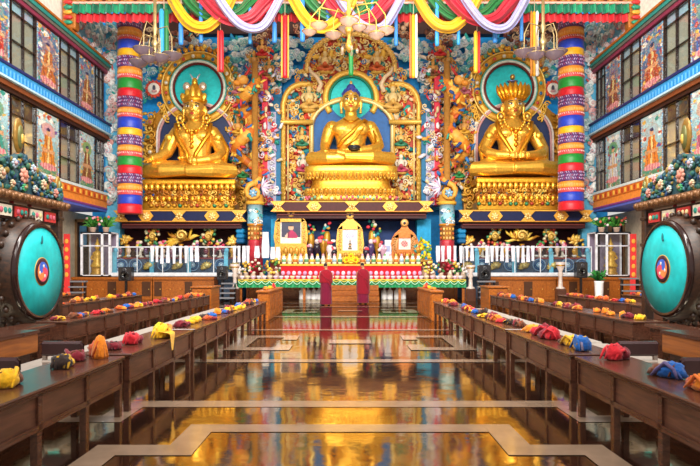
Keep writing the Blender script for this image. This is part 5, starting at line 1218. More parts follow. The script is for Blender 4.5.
# ================================================================== the altar front
def cab(x0, x1, Y, yt, lab, doors, dep=.95):
    t = thing('altar_cabinet', lab, 'cabinet', ((WX(x0, Y)+WX(x1, Y))/2, Y, 0)); X0, X1 = sorted((WX(x0, Y), WX(x1, Y))); zt = WZ(yt, Y)
    b = MB(); b.bb(X0, X1, Y, Y+dep, 0, zt-.14, 'b8701f'); b.build('body', 'oak', t)
    b = MB(); b.bev(X0-.02, X1+.02, Y-.08, Y+dep, zt-.14, zt, 'a8601e', .02); b.build('cornice', 'oak', t)
    n = doors; wd = (X1-X0)/n
    for i in range(n):
        b = MB(); dark_opening = (i*7+int(x0)) % 3 == 0  # dark panels stand for open bays, their shade painted on
        b.bb(X0+i*wd+.07, X0+(i+1)*wd-.07, Y-.03, Y, .15, zt-.22, '4a2a16' if dark_opening else 'b8701f'); d = b.build('door', 'paint' if dark_opening else 'oak', t)
        b = MB(); b.ell((X0+(i+1)*wd-.14, Y-.05, zt*.45), (.03, .03, .03), 'd8b060', nu=6, nv=4); b.build('knob', 'gold', d)
Yf = 29.2
cab(72, 152, Yf, 277, 'orange wooden altar cabinet at the left end below the glass case', 7); cab(153, 214, Yf, 277, 'orange wooden altar cabinet between the two left loudspeakers', 6)
cab(489, 556, Yf, 277, 'orange wooden altar cabinet between the two right loudspeakers', 6); cab(557, 632, Yf, 277, 'orange wooden altar cabinet at the right end below the glass case', 7)
for s, nm in ((-1, 'left'), (1, 'right')):
    mx = lambda x: x if s < 0 else 703-x
    xs = lambda a, b: sorted((mx(a), mx(b)))
    # medallion parapet: stands on the cabinets, offerings stand on it
    Y = 30.2; a0, a1 = xs(112, 241)
    t = thing('carved_parapet', f'carved parapet of blue wheels and gold lotuses behind the glass, {nm} altar', 'parapet', (WX((a0+a1)/2, Y), Y, 0))
    zt = WZ(257.5, Y); b = MB(); b.bb(WX(a0, Y), WX(a1, Y), Y, Y+1.9, 0, zt, '3d4f68'); b.bb(WX(a0, Y)-.02, WX(a1, Y)+.02, Y-.06, Y+1.9, zt-.08, zt, '7a2a30'); b.build('body', 'paint', t)
    for i in range(9):
        b = MB(); x = mx(121+i*14.3); y = 265
        if i % 2 == 0 and i not in (0, ):
            for q in range(7): b.leaf(x, y+3, Y-.06, 7, 1.7, jit('c8a850', .15), 20+q*23)
            b.E(x, y, Y-.12, 3, 2.6, 2, 'e8d080'); b.build('gold_lotus', 'goldp', t)
        else:
            for q in (6.2, 4.2, 2.2): b.T(arc(x, y, q, q*.95, 0, 360, 18), .75, ['6f8fb0','2f5f8f','8fb0c8'][int(q) % 3], 5, Y=Y-.05)
            b.E(x, y, Y-.08, 1.5, 1.5, 1, 'b8c8d8'); b.build('blue_wheel', 'paint', t)
    for i in range(4):
        b = MB(); x = mx(115.5+i*37); b.bb(WX(x-2, Y), WX(x+2, Y), Y-.14, Y-.02, WZ(273, Y), WZ(252, Y), '6fc0dc'); b.ell(W(x, 250.5, Y-.08), (.12, .1, .14), '5fb0d0', nu=8, nv=6); b.build('blue_post', 'paint', t)
    # bowls along its edge
    for i in range(12):
        x = mx(118+i*9.6); b = MB(); b.lathe((WX(x, Y), Y+.14, zt), [(.05, 0), (.1, .05), (.13, .13), (.11, .13), (.03, .04)], 'f4f2ec', 12); tag(b.build('offering_bowl', 'gloss'), f'{ordw(i)} white offering bowl from the outer end of the {nm} parapet', 'bowl', 'white bowls on the parapets')
    # gilded figures and flowers standing on the parapet
    for i, (x, yt, w_, kd) in enumerate(((127, 229, 7, 0), (140, 240, 3, 2), (152, 228, 9, 1), (163, 241, 4, 2), (181, 227, 14, 3), (196, 241, 4, 2), (208, 228, 9, 1), (221, 240, 5, 2), (234, 230, 7, 0))):
        x = mx(x); Yo = 31.1; k = Yo/F; z0 = zt; t = thing('altar_figure' if kd != 2 else 'flower_vase', f'{["gilt leaf ornament","green and gold figure","small flower vase","large gilt mask ornament"][kd]} on the {nm} parapet, {ordw(i)} from the outer end', 'statue' if kd != 2 else 'vase', (WX(x, Yo), Yo, z0))
        zc = WZ(yt, Yo)
        b = MB(); b.lathe((WX(x, Yo), Yo, z0), [(.2, 0), (.22, .05), (.1, .12), (.08, (zc-z0)*.35), (.14, (zc-z0)*.45)], ['d8a030','8a5a2a','e8e0d0','c88a28'][kd], 12); b.build('stand', 'goldp' if kd != 2 else 'gloss', t)
        b = MB(); yb = 269-(z0+(zc-z0)*.4-EYE)*F/Yo; h = yb-yt
        for q in range(34 if kd != 2 else 16):
            xx = x+R.uniform(-1, 1)*w_*.8; yy = yt+h*R.uniform(.05, .95); c = R.choice([['e8b84a','f0cc70','c88a28'],['3f8a5a','e8b84a','8fb08a','d8c8a0','c84a3a'],['c83a5a','f0e0d0','3f8a4a','e8a0b0','e8c050'],['e8b83a','f4d060','b87a20','f0c448']][kd])
            if kd in (0, 3): b.leaf(x+R.uniform(-.5, .5)*w_, yt+h*.7, Yo-.1, R.uniform(.4, .9)*w_*1.2, 1.5, jit(c), R.uniform(-20, 200))
            else: b.E(xx, yy, Yo-.1*R.random(), 2, 1.8, 1.6, jit(c), R.uniform(0, 180))
        if kd in (1, 3): b.E(x, yt+h*.45, Yo-.25, w_*.38, h*.3, w_*.3, 'e0b050'); b.scroll(x, yt+h*.45, Yo-.5, w_*.4, 'f4d070', 1.2, .2)
        b.build('gilt_leaf' if kd != 2 else 'flower', 'goldp' if kd != 2 else 'paint', t)
    for i in range(14):      # small dark and gilt vessels between the figures
        x = mx(120+i*8.6); Yo = 30.62; h = R.uniform(.45, .75); c = R.choice(['c8922a','6a2a3a','4a3a5a','b8862a','d8b8a0','8a5a6a'])
        t = thing('altar_vessel', f'small {["squat","tall"][i % 2]} altar vessel, {ordw(i)} from the outer end of the {nm} parapet', 'vessel', (WX(x, Yo), Yo, zt), 'small vessels on the parapets')
        b = MB(); b.lathe((WX(x, Yo), Yo, zt), [(.08, 0), (.1, .03), (.05, .08), (.07, h*.35), (.13, h*.55), (.1, h*.75), (.06, h*.8)], c, 12); b.build('body', 'gloss', t)
        b = MB(); b.ell((WX(x, Yo), Yo, zt+h*.88), (.08, .08, h*.14), R.choice(['e8b84a','c84a5a','e8d8d0','7a4a8a']), nu=8, nv=5); b.build('lid', 'goldp', t)
    # glass railing in front
    Yg = 29.3; g0, g1 = xs(111, 239); zs = WZ(276.5, Yg)
    t = thing('glass_railing', f'white framed glass railing along the {nm} altar', 'railing', (WX((g0+g1)/2, Yg), Yg, zs))
    b = MB(); b.bev(WX(g0, Yg), WX(g1, Yg), Yg-.06, Yg+.5, zs, WZ(272.6, Yg), 'd4d8e0', .03); b.build('sill', 'gloss', t)
    b = MB(); b.bev(WX(g0, Yg), WX(g1, Yg), Yg+.04, Yg+.1, WZ(247.6, Yg), WZ(246.4, Yg), 'd8dce6', .01); b.build('top_rail', 'gloss', t)
    for i in range(6):
        b = MB(); X = WX(g0+(g1-g0)*i/5, Yg); b.bev(X-.02, X+.02, Yg+.05, Yg+.09, WZ(272.5, Yg), WZ(246.5, Yg), 'dfe4ea', .008); b.build('rail_post', 'gloss', t)
    for i in range(5):
        b = MB(); b.bb(WX(g0+(g1-g0)*i/5, Yg)+.04, WX(g0+(g1-g0)*(i+1)/5, Yg)-.04, Yg+.06, Yg+.075, WZ(272, Yg), WZ(247.5, Yg), 'ffffff'); b.build('glass_pane', 'glass', t)
    # white scarves over the rail
    kx = [152, 157, 162, 168, 174, 180.5, 186, 191.5, 197, 234.5, 239, 244, 248] if s < 0 else [438, 443, 449, 455, 461, 467, 472, 487, 492, 497, 502, 507, 513, 518, 523, 528, 533]
    for i, x in enumerate(kx):
        b = MB(); ln = 262.5+R.uniform(-2, 1.5); w_ = R.uniform(2.9, 3.6); ph = R.uniform(0, 6); Yk = Yg-.02
        def fn(u, v, x=x, ln=ln, w_=w_, ph=ph): 
            return W(x+(u-.5)*w_*(1+.2*math.sin(v*3+ph)), ln+(245.9-ln)*v, Yk-.05*math.sin(u*13+ph)-.03) if v < .99 else W(x+(u-.5)*w_, 245.8, Yg+.1)
        b.grid(fn, 8, 8, lambda u, v: lin('e0e0ea'), 0, True)
        o = b.build('hanging_scarf', 'silk'); tag(o, f'{ordw(i)} white ceremonial scarf from the left, draped on the {nm} altar rail', 'scarf', 'white scarves on the altar rails')
    # glass case with small statue
    c0, c1 = xs(81, 111) if s < 0 else xs(73, 108)
    Yc = 29.25; X0, X1 = WX(c0, Yc), WX(c1, Yc); z0 = WZ(277, Yc)+.001; z1 = WZ(232, Yc); D = .9
    t = thing('display_case', f'white framed glass case holding a gilt figure at the {nm} end of altar', 'display case', ((X0+X1)/2, Yc, z0))
    b = MB()
    for x in (X0, X0+(X1-X0)*(.68 if s < 0 else .3), X1-.1):
        for y in (Yc-.06, Yc+D): b.bb(x, x+.1, y, y+.08, z0, z1, 'e6e6ee')
    for z in (z0, z1-.1, z0+(z1-z0)*.68): b.bb(X0, X1, Yc-.06, Yc+.02, z, z+(.1 if z != z0+(z1-z0)*.68 else .05), 'e6e6ee')
    b.bb(X0, X1, Yc-.06, Yc+D+.08, z0, z0+.06, 'e6e6ee'); b.bb(X0, X1, Yc-.06, Yc+D+.08, z1-.06, z1, 'e6e6ee'); b.build('case_frame', 'gloss', t)
    b = MB(); b.bb(X0+.1, X1-.1, Yc+D, Yc+D+.05, z0+.06, z1-.06, '8a7a90'); b.build('back_panel', 'cloth', t)
    b = MB(); b.bb(X0+.05, X1-.05, Yc-.03, Yc-.02, z0+.08, z1-.08, 'ffffff'); b.build('glass_pane', 'glass', t)
    gx = X0+(X1-X0)*(.42 if s < 0 else .56); gy = Yc+.45; g = thing('gilt_figurine', f'small gilt statue standing inside the {nm} glass case', 'statue', (gx, gy, z0+.06))
    b = MB(); zz = z0+.062
    b.lathe((gx, gy, zz), [(.32, 0), (.34, .1), (.26, .2), (.3, .32), (.24, .4)], 'b8842a', 14); b.build('base', 'goldp', g)
    b = MB(); b.lathe((gx, gy, zz+.4), [(.3, 0), (.34, .08), (.2, .3), (.2, .55), (.25, .72), (.08, .84), (.07, .9), (.13, .98), (.13, 1.12), (.06, 1.28), (.01, 1.5)], 'd8a43a', 14)
    for q in (-1, 1): b.tube([(gx+q*.18, gy, zz+1.08), (gx+q*.3, gy-.05, zz+.85), (gx+q*.12, gy-.16, zz+.78)], [.06, .05, .04], 'd8a43a', 8)
    b.build('body', 'goldp', g)
    b = MB(); k_ = Yc/F
    for i in range(2):
        x = X0+(X1-X0)*(.28+.44*i); pt = thing('potted_flower', f'{["first","second"][i]} leafy plant in a pot on top of the {nm} glass case', 'plant', (x, Yc+.4, z1))
        b = MB(); b.lathe((x, Yc+.4, z1), [(.11, 0), (.16, .22), (.18, .25), (.14, .25), (.1, .18)], 'c8a890', 12); b.build('pot', 'gloss', pt)
        b = MB()
        for q in range(34):
            a = R.uniform(0, 6.28); e = R.uniform(.1, .5); p0 = Vector((x, Yc+.4, z1+.22)); p1 = p0+Vector((e*math.cos(a)*.9, e*math.sin(a)*.6, R.uniform(.15, .55))); p2 = p1+Vector((.18*math.cos(a), .12*math.sin(a), -.05))
            b.tube([p0, p1, p2], [.02, .05, .01], jit(R.choice(['2f7a2a','4a9a3a','6ab04a','3a8a3a']), .2), 5, flat=.3)
        for q in range(6): b.ell((x+R.uniform(-.4, .4), Yc+.1+R.uniform(0, .3), z1+R.uniform(.35, .75)), (.07, .07, .07), R.choice(['e8a0b0','f0e0e0','e86a5a']), nu=6, nv=4)
        b.build('foliage', 'paint', pt)

# ---------------- the long offering table with its green skirt
Yt = 28.0; X0, X1 = WX(238, Yt), WX(466, Yt); zt = WZ(279.5, Yt)
t = thing('offering_table', 'long offering table with a green scalloped skirt before the altar', 'table', ((X0+X1)/2, Yt, 0))
b = MB(); b.bb(X0, X1, Yt+.05, Yt+2.2, zt-.1, zt, '8a3a24'); b.build('table_top', 'paint', t)
b = MB(); n = 240
def skf(u, v): return (X0+(X1-X0)*u, Yt-.03-.05*math.sin(u*n*.9)*(1-v), WZ(287.5, Yt)+(zt-.02-WZ(287.5, Yt))*v)
b.grid(skf, n, 4, lambda u, v: jit('139058', .08), 0, True)
def trim(x, d): pass
sk = b.build('green_skirt', 'silk', t)
b = MB()
for i in range(29):
    x0 = 238+228*i/29; x1 = 238+228*(i+1)/29
    b.T([(x0, 281.2), ((x0*3+x1)/4, 283.6), ((x0+x1)/2, 284.5), ((x0+x1*3)/4, 283.6), (x1, 281.2)], .42, 'b8e8c8', 5, Y=Yt-.12)
    b.T([(x0, 280.2), ((x0+x1)/2, 282), (x1, 280.2)], .4, 'f0d858', 5, Y=Yt-.12)
b.T([(238, 279.8), (466, 279.8)], .55, 'f4dc4a', 5, Y=Yt-.1)
b.build('scallop_trim', 'silk', sk)
for i in range(8):
    for yy in (.1, 2.0):
        b = MB(); X = X0+.1+(X1-X0-.2)*i/7; b.bb(X-.06, X+.06, Yt+yy, Yt+yy+.12, 0, zt-.1, 'c07428'); b.build('leg', 'oak', t)
b = MB(); b.bb(X0+.2, X1-.2, Yt+1.9, Yt+2.0, 0, zt-.1, 'b06a24'); b.build('back_board', 'oak', t)
# steps in the middle, in front of the table
t = thing('altar_step', 'orange wooden steps between the two monks below the table', 'steps', (WX(351, 27.3), 27.3, 0))
for i in range(3):
    b = MB(); b.bev(WX(324, 27.3), WX(379, 27.3), 26.9+i*.35, 27.9, i*.24, (i+1)*.24-.002, ['b8622c','c8743a','b05a2a'][i], .02); b.build('step', 'oak', t)
# boxes of white candles / glasses seen under the table
for i, x in enumerate((302, 308, 314, 319, 384, 390, 397, 403)):
    b = MB(); X = WX(x, 28.8); b.lathe((X, 28.8, 0), [(.13, 0), (.15, .03), (.14, .42), (.05, .5), (.05, .58), (.03, .6)], 'e8e6ea', 12); tag(b.build('glass_jar', 'gloss'), f'{ordw(i)} white jar from the left, on the floor under the green skirted table', 'jar', 'jars under the offering table')
# small bowls along the table front
for i in range(40):
    x = 242+i*5.6; b = MB(); X = WX(x, Yt+.25); b.lathe((X, Yt+.25, zt), [(.05, 0), (.06, .02), (.11, .1), (.12, .17), (.1, .17), (.03, .08)], ['f0e4e8','e8d8b0','e8c8d8','d8d8e0'][i % 4], 10)
    tag(b.build('offering_bowl', 'gloss'), f'{ordw(i)} small offering bowl from the left along the green table front' if i < 20 else f'{ordw(39-i)} small offering bowl from the right along the green table front', 'bowl', 'small bowls on the offering table')
# second tier: red cloth
Yr = 28.7; R0, R1 = WX(281, Yr), WX(421, Yr); zr = WZ(266, Yr)
t = thing('altar_tier', 'red cloth covered tier with yellow edging above the green table', 'tier', ((R0+R1)/2, Yr, zt))
b = MB(); b.bb(R0, R1, Yr, Yr+1.2, zt+.002, zr, 'd01c2a'); b.build('red_cloth', 'cloth', t)
b = MB(); b.bev(R0-.05, R1+.05, Yr-.06, Yr+1.22, zr, zr+.09, 'f0b838', .02); b.build('yellow_edge', 'silk', t)
b = MB()
for i in range(26): x = 283+137*i/25; b.E(x, 273.2, Yr-.03, 2.2, 2.4, 1, ['e8b0d0','d8a0c8','f0d8e8'][i % 3])
b.build('petal_trim', 'paint', t)
ztr = zr+.092
# row of vases on the red tier
VC = [('f2efe6','7fb08a'), ('eae4d6','c8d8c0'), ('f0d8a0','c87a3a'), ('f4f0ea','9ab8d0'), ('cfe0c8','5f9a6a'), ('f2ece0','e8c050')]
for i in range(25):
    x = 284+i*5.6
    if 340 < x < 362: continue
    a, c = VC[i % 6]; X = WX(x, Yr+.3); b = MB(); t = thing('torma_vase', f'{ordw(i if x < 351 else 24-i)} white patterned offering vase from the {"left" if x < 351 else "right"} end of the red tier', 'vase', (X, Yr+.3, ztr), 'vases on the red tier')
    b.lathe((X, Yr+.3, ztr), [(.08, 0), (.11, .05), (.1, .28), (.06, .34), (.08, .4), (.05, .4)], a, 12); b.build('body', 'gloss', t)
    b = MB(); b.lathe((X, Yr+.3, ztr+.1), [(.113, 0), (.113, .12), (.1, .14)], c, 12); b.ell((X, Yr+.3, ztr+.44), (.06, .06, .07), R.choice(['e8c050','e8a0b0','f4f0e0','7ab06a']), nu=8, nv=5); b.build('painted_band', 'paint', t)
t = thing('butter_sculpture', 'bright yellow butter sculpture in the middle of the red tier', 'offering', (WX(351, Yr+.3), Yr+.3, ztr))
b = MB(); b.lathe((WX(351, Yr+.3), Yr+.3, ztr), [(.32, 0), (.34, .08), (.22, .14), (.2, .2)], 'c8902a', 16); b.build('base', 'gold', t)
b = MB()
for x, y, q in ((346.5, 260, 4), (355.5, 260, 4), (351, 256, 3.4), (351, 262, 3.6)): b.flower(x, y, Yr+.1, q, 'f4c81c', 'e87a1e', 8)
b.build('flower', 'paint', t)
# back shelf with portraits and offerings
Yp = 30.5; P0, P1 = WX(270, Yp), WX(432, Yp); zp = WZ(259.5, Yp)
t = thing('altar_shelf', 'high altar shelf that carries the three framed pictures', 'shelf', ((P0+P1)/2, Yp, 0))
b = MB(); b.bb(P0, P1, Yp, Yp+1.6, 0, zp, '8a3a2a'); b.build('body', 'paint', t)
b = MB(); b.bb(P0-.02, P1+.02, Yp-.05, Yp, zp-.12, zp, 'd8a040'); b.build('edge_trim', 'goldp', t)
def portrait(cx, y0, y1, w_, frame, paint, lab, kind):
    Y = Yp+.3; k = Y/F; z0 = zp; t = thing('framed_picture', lab, 'picture', (WX(cx, Y), Y, z0))
    yb = 269-(zp-EYE)*F/Y
    ib, it, iw = kind
    b = MB()
    for s in (-1, 1): b.plate(PW([(cx+s*iw, it-3), (cx+s*w_, it+1), (cx+s*(w_+1.5), ib-6), (cx+s*w_, ib+2), (cx+s*iw, ib+2)], Y), Y-.12, Y+.1, frame)
    b.plate(PW([(cx-w_, it+1), (cx-w_*.75, it-4), (cx-w_*.35, it-8), (cx, y0+3), (cx+w_*.35, it-8), (cx+w_*.75, it-4), (cx+w_, it+1)], Y), Y-.12, Y+.1, frame)
    b.plate(PW([(cx-w_, ib), (cx+w_, ib), (cx+w_*1.1, yb), (cx-w_*1.1, yb)], Y), Y-.16, Y+.12, frame)
    for s in (-1, 1):
        for q in range(6): b.scroll(cx+s*(iw+w_)/2, it+2+q*(ib-it)/6, Y-.16, (w_-iw)*.42, jit(mixc(frame, 'fff0b0', .3), .1), 1.1, .26, s, q*60, n=8)
    for q in range(5): b.E(cx+(q-2)*w_*.36, ib+(yb-ib)*.5, Y-.2, w_*.17, (yb-ib)*.3, 1.2, jit(mixc(frame, '8a4a1a', .3), .2))
    b.lathe(W(cx, y0+4, Y-.12), [(4*k, 0), (4*k, .06), (2.6*k, .1)], mixc(frame, 'ffe090', .4), 14, axis='Y'); b.E(cx, y0+4, Y-.24, 1.5, 1.5, 1, '3a3a4a')
    b.build('frame', 'goldp', t)
    b = MB(); b.bb(WX(cx-iw, Y), WX(cx+iw, Y), Y-.04, Y+.06, WZ(ib, Y), WZ(it, Y), 'f2eee8'); b.build('mount', 'paint', t)
    b = MB(); ww = iw-1; b.grid(lambda u, v: W(cx-ww+2*ww*u, ib-1+(it-ib+2)*v, Y-.05), 22, 28, paint); b.build('picture', 'mural', t)
def pmonk(u, v):
    if v < .2+.1*abs(u-.5): return lin('f4ecdc') if v < .14 or math.sin(u*30) > 0 else lin('e8dcc8')
    if ((u-.5)/.14)**2+((v-.72)/.13)**2 < 1: return lin('2a2430') if v > .8 else lin('d8a888')
    if v < .6-1.3*(u-.52)**2*2: return lin('b01f5a') if u > .45-.2*(.6-v) and u < .85 else lin('d8b8a0') if u < .3 else lin('7a1f3a')
    return lin('3a3c55')
def ptree(u, v):
    if abs(u-.5) < .04+.22*max(0, .45-v) and v < .5: return lin('4a4a3a') if math.sin(v*50) > -.2 else lin('c8a060')
    if ((u-.5)/.3)**2+((v-.68)/.16)**2 < 1 and math.sin(u*36)*math.sin(v*40) > .1: return lin('9a9ac0')
    if abs(u-.5) < .12 and .2 < v < .3: return lin('d89a8a')
    return mixc('e8dcec', 'cfd8e8', v)
def prose(u, v):
    if ((u-.5)/.34)**2+((v-.45)/.3)**2 < 1: return lin('c83a4a') if math.sin(u*24)*math.sin(v*22) > 0 else lin('e8b0a8')
    return lin('f0d8d0')
portrait(291, 209, 250, 15.5, 'e0a63c', pmonk, 'gold framed picture of a monk in red robes on the altar', (243.5, 221, 10.5))
portrait(350, 211, 252, 12.5, 'e6b048', ptree, 'gold framed pale picture in the centre of the altar', (250.5, 228.5, 7.5))
portrait(404.5, 219, 252, 12.5, 'c8742a', prose, 'orange carved frame with a small pink picture on the altar', (249.5, 237, 6))
r = random.Random(77)
# crowded vases, lamps and figures between the pictures
for i, (x, yt_, c, kd) in enumerate(((311, 224, '3f8a5a', 1), (317, 238, '2a2030', 0), (323, 232, 'e0b048', 1), (330, 240, 'f0d8d8', 2), (334, 246, '2a2430', 0), (310, 243, '3a2838', 0), (366, 246, '2a2438', 0), (371, 238, '4a3a68', 0), (377, 228, '3f8a5a', 1), (383, 240, 'c8a0b8', 2), (388, 240, 'd8dcf0', 3), (372, 221, 'e0b048', 1), (327, 222, 'd8c060', 1), (418, 242, 'c8a040', 1))):
    Y = Yp+.25+(.5 if yt_ < 236 else 0); X = WX(x, Y); k = Y/F; h = WZ(yt_, Y)-zp
    t = thing('altar_vessel' if kd in (0, 2, 3) else 'altar_figure', f'{["dark lidded altar vessel","green and gold altar figure","pale flower-filled altar vase","white upright card"][kd]} {["between the monk picture and central picture","between the central and orange framed pictures","beside the orange frame"][0 if x < 351 else 1 if x < 410 else 2]}, {ordw(i)} of the row', 'vessel' if kd != 1 else 'statue', (X, Y, zp))
    if kd == 3: 
        b = MB(); b.bb(X-.17, X+.17, Y-.05, Y, zp, zp+h, 'e0e0f2'); b.build('card', 'paint', t); b = MB(); b.bb(X-.1, X+.1, Y-.055, Y-.051, zp+h*.4, zp+h*.7, 'a0a8d0'); b.build('motif', 'paint', t); continue
    b = MB(); b.lathe((X, Y, zp), [(.14, 0), (.15, .04), (.07, .1), (.09, h*.25), (.2, h*.5), (.17, h*.68), (.1, h*.75)], c if kd != 1 else 'c8902a', 14); b.build('body' if kd != 1 else 'stand', 'gloss' if kd != 1 else 'goldp', t)
    b = MB()
    if kd == 0: b.ell((X, Y, zp+h*.82), (.13, .13, h*.14), 'e0d0d0', nu=10, nv=6)
    for q in range(8 if kd else 2):
        b.E(x+r.uniform(-4, 4), yt_+r.uniform(0, 10) if kd else yt_+3, Y-.1, r.uniform(1.3, 2.3), r.uniform(1.3, 2.2), 1.4, jit(r.choice(['3f8a5a','e8b84a','e8e0d0','d83a4a','2f9aa0'] if kd == 1 else ['f0d8d8','f8f0e8','e88aa0','c83a4a'])))
    b.build('flower' if kd != 0 else 'lid', 'paint', t)
# wide white scarves hung beside the left picture and yellow flower bouquet by the right one
for i, (x, y0, y1, w_) in enumerate(((265.5, 232, 258, 7), (273, 247, 259, 5), (278, 247, 260, 4.5), (257, 246, 258, 5))):
    b = MB(); Y = 29.55+.03*i
    b.grid(lambda u, v: W(x+(u-.5)*w_*(1+.12*math.sin(v*5)), y1+(y0-y1)*v, Y-.06*math.sin(u*16+i)), 10, 8, lambda u, v: lin('e4e2ea'), 0, True)
    for xx in (-.4, .4): b.T([(x+xx*w_, y0, Y+.02), (x+xx*w_, y0+.5, Y+.03)], .3, 'f0f0f0', 5)
    tag(b.build('hanging_scarf', 'silk'), f'{["long white scarf hanging beside the red wrapped column","short white scarf nearest the monk picture","white scarf just outside the monk picture","short white scarf in front of the left column"][i]}', 'scarf', 'scarves near the portraits')
b = MB(); X = WX(261, 29.9); b.lathe((X, 29.9, zt), [(.1, 0), (.1, WZ(238, 29.9)-zt)], '8a1c2c', 12); 
tag(b.build('red_pole', 'gloss'), 'slim dark red pole in front of the left column', 'pole')
t = thing('flower_bouquet', 'tall yellow flower bouquet standing right of the orange framed picture', 'flowers', (WX(425, 29.5), 29.5, zt))
b = MB(); b.lathe((WX(425, 29.5), 29.5, zt), [(.14, 0), (.2, .2), (.16, .4), (.1, .5), (.16, .6)], 'e0c8a0', 14); b.build('vase', 'gloss', t)
b = MB()
for i in range(40): b.E(425+r.uniform(-5.5, 5.5), r.uniform(238, 259), 29.5+r.uniform(-.3, .1), r.uniform(1.2, 2.2), r.uniform(1.2, 2), 1.6, jit(r.choice(['e8d020','f4e040','a8b030','6a9a2a','d8b01c'])))
b.build('blossom', 'paint', t)
# offerings on the ends of the long table
for s, nm in ((-1, 'left'), (1, 'right')):
    mx = lambda x: x if s < 0 else 703-x
    for i, (x, yt_, c) in enumerate(((246, 262, 'd8b040'), (253, 260, 'c83a4a'), (262, 262, '7a4a3a'), (270, 261, 'e8c04a'), (277, 259, 'f0d060'), (240, 267, 'e8e0e0'))):
        Y = Yt+1.0; X = WX(mx(x), Y); h = WZ(yt_, Y)-zt; t = thing('offering_bouquet', f'{["gold and green","crimson","brown and white","golden leafed","yellow topped","pale"][i]} flower offering on the {nm} end of the long table', 'flowers', (X, Y, zt))
        b = MB(); b.lathe((X, Y, zt), [(.12, 0), (.16, .12), (.1, .26), (.13, .32)], jit('d8c0a8', .2), 12); b.build('vase', 'gloss', t)
        b = MB()
        for q in range(14): b.E(mx(x)+r.uniform(-3.6, 3.6), yt_+r.uniform(0, 1)*(h*F/Y-6), Y+r.uniform(-.2, .1), r.uniform(1.1, 2), r.uniform(1.1, 1.8), 1.4, jit(r.choice([c, c, '3f7a3a','e8dcc8'])))
        b.build('blossom', 'paint', t)
    # speakers, pedestals, black step stacks and plants
    for i, (x0, x1, y0, y1) in enumerate((((118, 131, 267, 281), (216.5, 226.5, 266, 280)) if s < 0 else ((479, 491, 265, 280), (577, 588, 262, 278)))):
        Y = 27.6; X0, X1 = WX(x0, Y), WX(x1, Y); z0, z1 = WZ(y1, Y), WZ(y0, Y); where = ['outer' if s < 0 else 'inner', 'inner' if s < 0 else 'outer'][i]
        t = thing('speaker_stand', f'black stand under the {where} loudspeaker, {nm} of the altar', 'stand', ((X0+X1)/2, Y+.2, 0))
        b = MB(); xm = (X0+X1)/2; b.bb(xm-.05, xm+.05, Y+.15, Y+.25, .03, z0, '1c1a1c'); b.build('pole', 'gloss', t)
        b = MB(); b.bev(xm-.28, xm+.28, Y-.05, Y+.45, 0, .05, '1c1a1c', .01); b.build('base', 'gloss', t)
        t = thing('loudspeaker', f'black loudspeaker at the {where} side, {nm} of the altar', 'speaker', (xm, Y+.2, z0))
        b = MB(); b.bev(X0, X1, Y, Y+.42, z0+.001, z1, '29282c', .03); b.build('cabinet', 'gloss', t)
        w_ = X1-X0; h = z1-z0
        b = MB(); b.lathe((xm, Y-.002, z0+h*.4), [(w_*.36, 0), (w_*.36, .02), (w_*.3, .02), (w_*.12, -.02), (w_*.1, .0)], '121114', 20, axis='Y'); b.build('woofer', 'gloss', t)
        b = MB(); b.lathe((xm, Y-.002, z0+h*.8), [(w_*.16, 0), (w_*.16, .02), (w_*.05, .0)], '4a4a50', 14, axis='Y'); b.build('tweeter', 'gloss', t)
    for i, (x, yt_) in enumerate(((234, 264),) if s < 0 else ((471.5, 265), (562, 262))):
        Y = 27.5; X = WX(x, Y); zb = .55; t = thing('ritual_stand', f'{["pale","pale","brass"][i+(s>0)]} ritual vessel on a dark stand, {"outer" if i else "inner"} {nm} side of the altar', 'stand', (X, Y, 0))
        b = MB(); b.bb(X-.2, X+.2, Y, Y+.4, 0, zb, '4a2a20'); b.build('pedestal', 'walnut', t)
        h = WZ(yt_, Y)-zb; b = MB(); b.lathe((X, Y+.2, zb), [(.2, 0), (.2, .06), (.1, .12), (.08, h*.45), (.14, h*.55), (.08, h*.65), (.2, h*.85), (.22, h), (.17, h), (.06, h*.8)], 'c8b8b0', 16); b.build('vessel', 'gloss', t)
        b = MB(); b.lathe((X, Y+.2, zb+h*.85), [(.205, 0), (.225, .06)], 'b8862f', 16); b.build('brass_band', 'gold', t)
    for i, (x0, x1, y0, Y) in enumerate((((219, 234, 283, 26.6), (65, 81, 281, 26.0)) if s < 0 else ((480, 498, 281, 26.6), (626, 644, 278, 26.0)))):
        t = thing('step_rack', f'black slatted rack of steps {["beside the inner loudspeaker","near the drum"][i]}, {nm} of the aisle', 'rack', (WX((x0+x1)/2, Y), Y, 0)); X0, X1 = WX(x0, Y), WX(x1, Y); zt_ = WZ(y0, Y); n = 4
        for q in range(n):
            b = MB(); z = zt_*(q+1)/n; b.bev(X0, X1, Y+.14*q, Y+.14*q+.3, z-.07, z, '77777e', .01); b.build('tread', 'gloss', t)
        for xx in (X0+.02, X1-.08):
            b = MB(); b.plate([(xx, 0), (xx+.06, 0), (xx+.06, zt_-.07), (xx, zt_-.07)], Y+.42, Y+.6, '17161a')
            b.bb(xx, xx+.06, Y, Y+.42, 0, .1, '17161a'); b.build('side_frame', 'gloss', t)
x, Y = 599, 27.4; X = WX(x, Y); t = thing('potted_plant', 'green plant in a tall white pot beside the outer right loudspeaker', 'plant', (X, Y, 0))
b = MB(); zt_ = WZ(281, Y); b.lathe((X, Y, 0), [(.14, 0), (.17, .05), (.2, zt_*.9), (.22, zt_), (.17, zt_), (.15, zt_*.8)], 'f2f0f4', 18); b.build('pot', 'gloss', t)
b = MB()
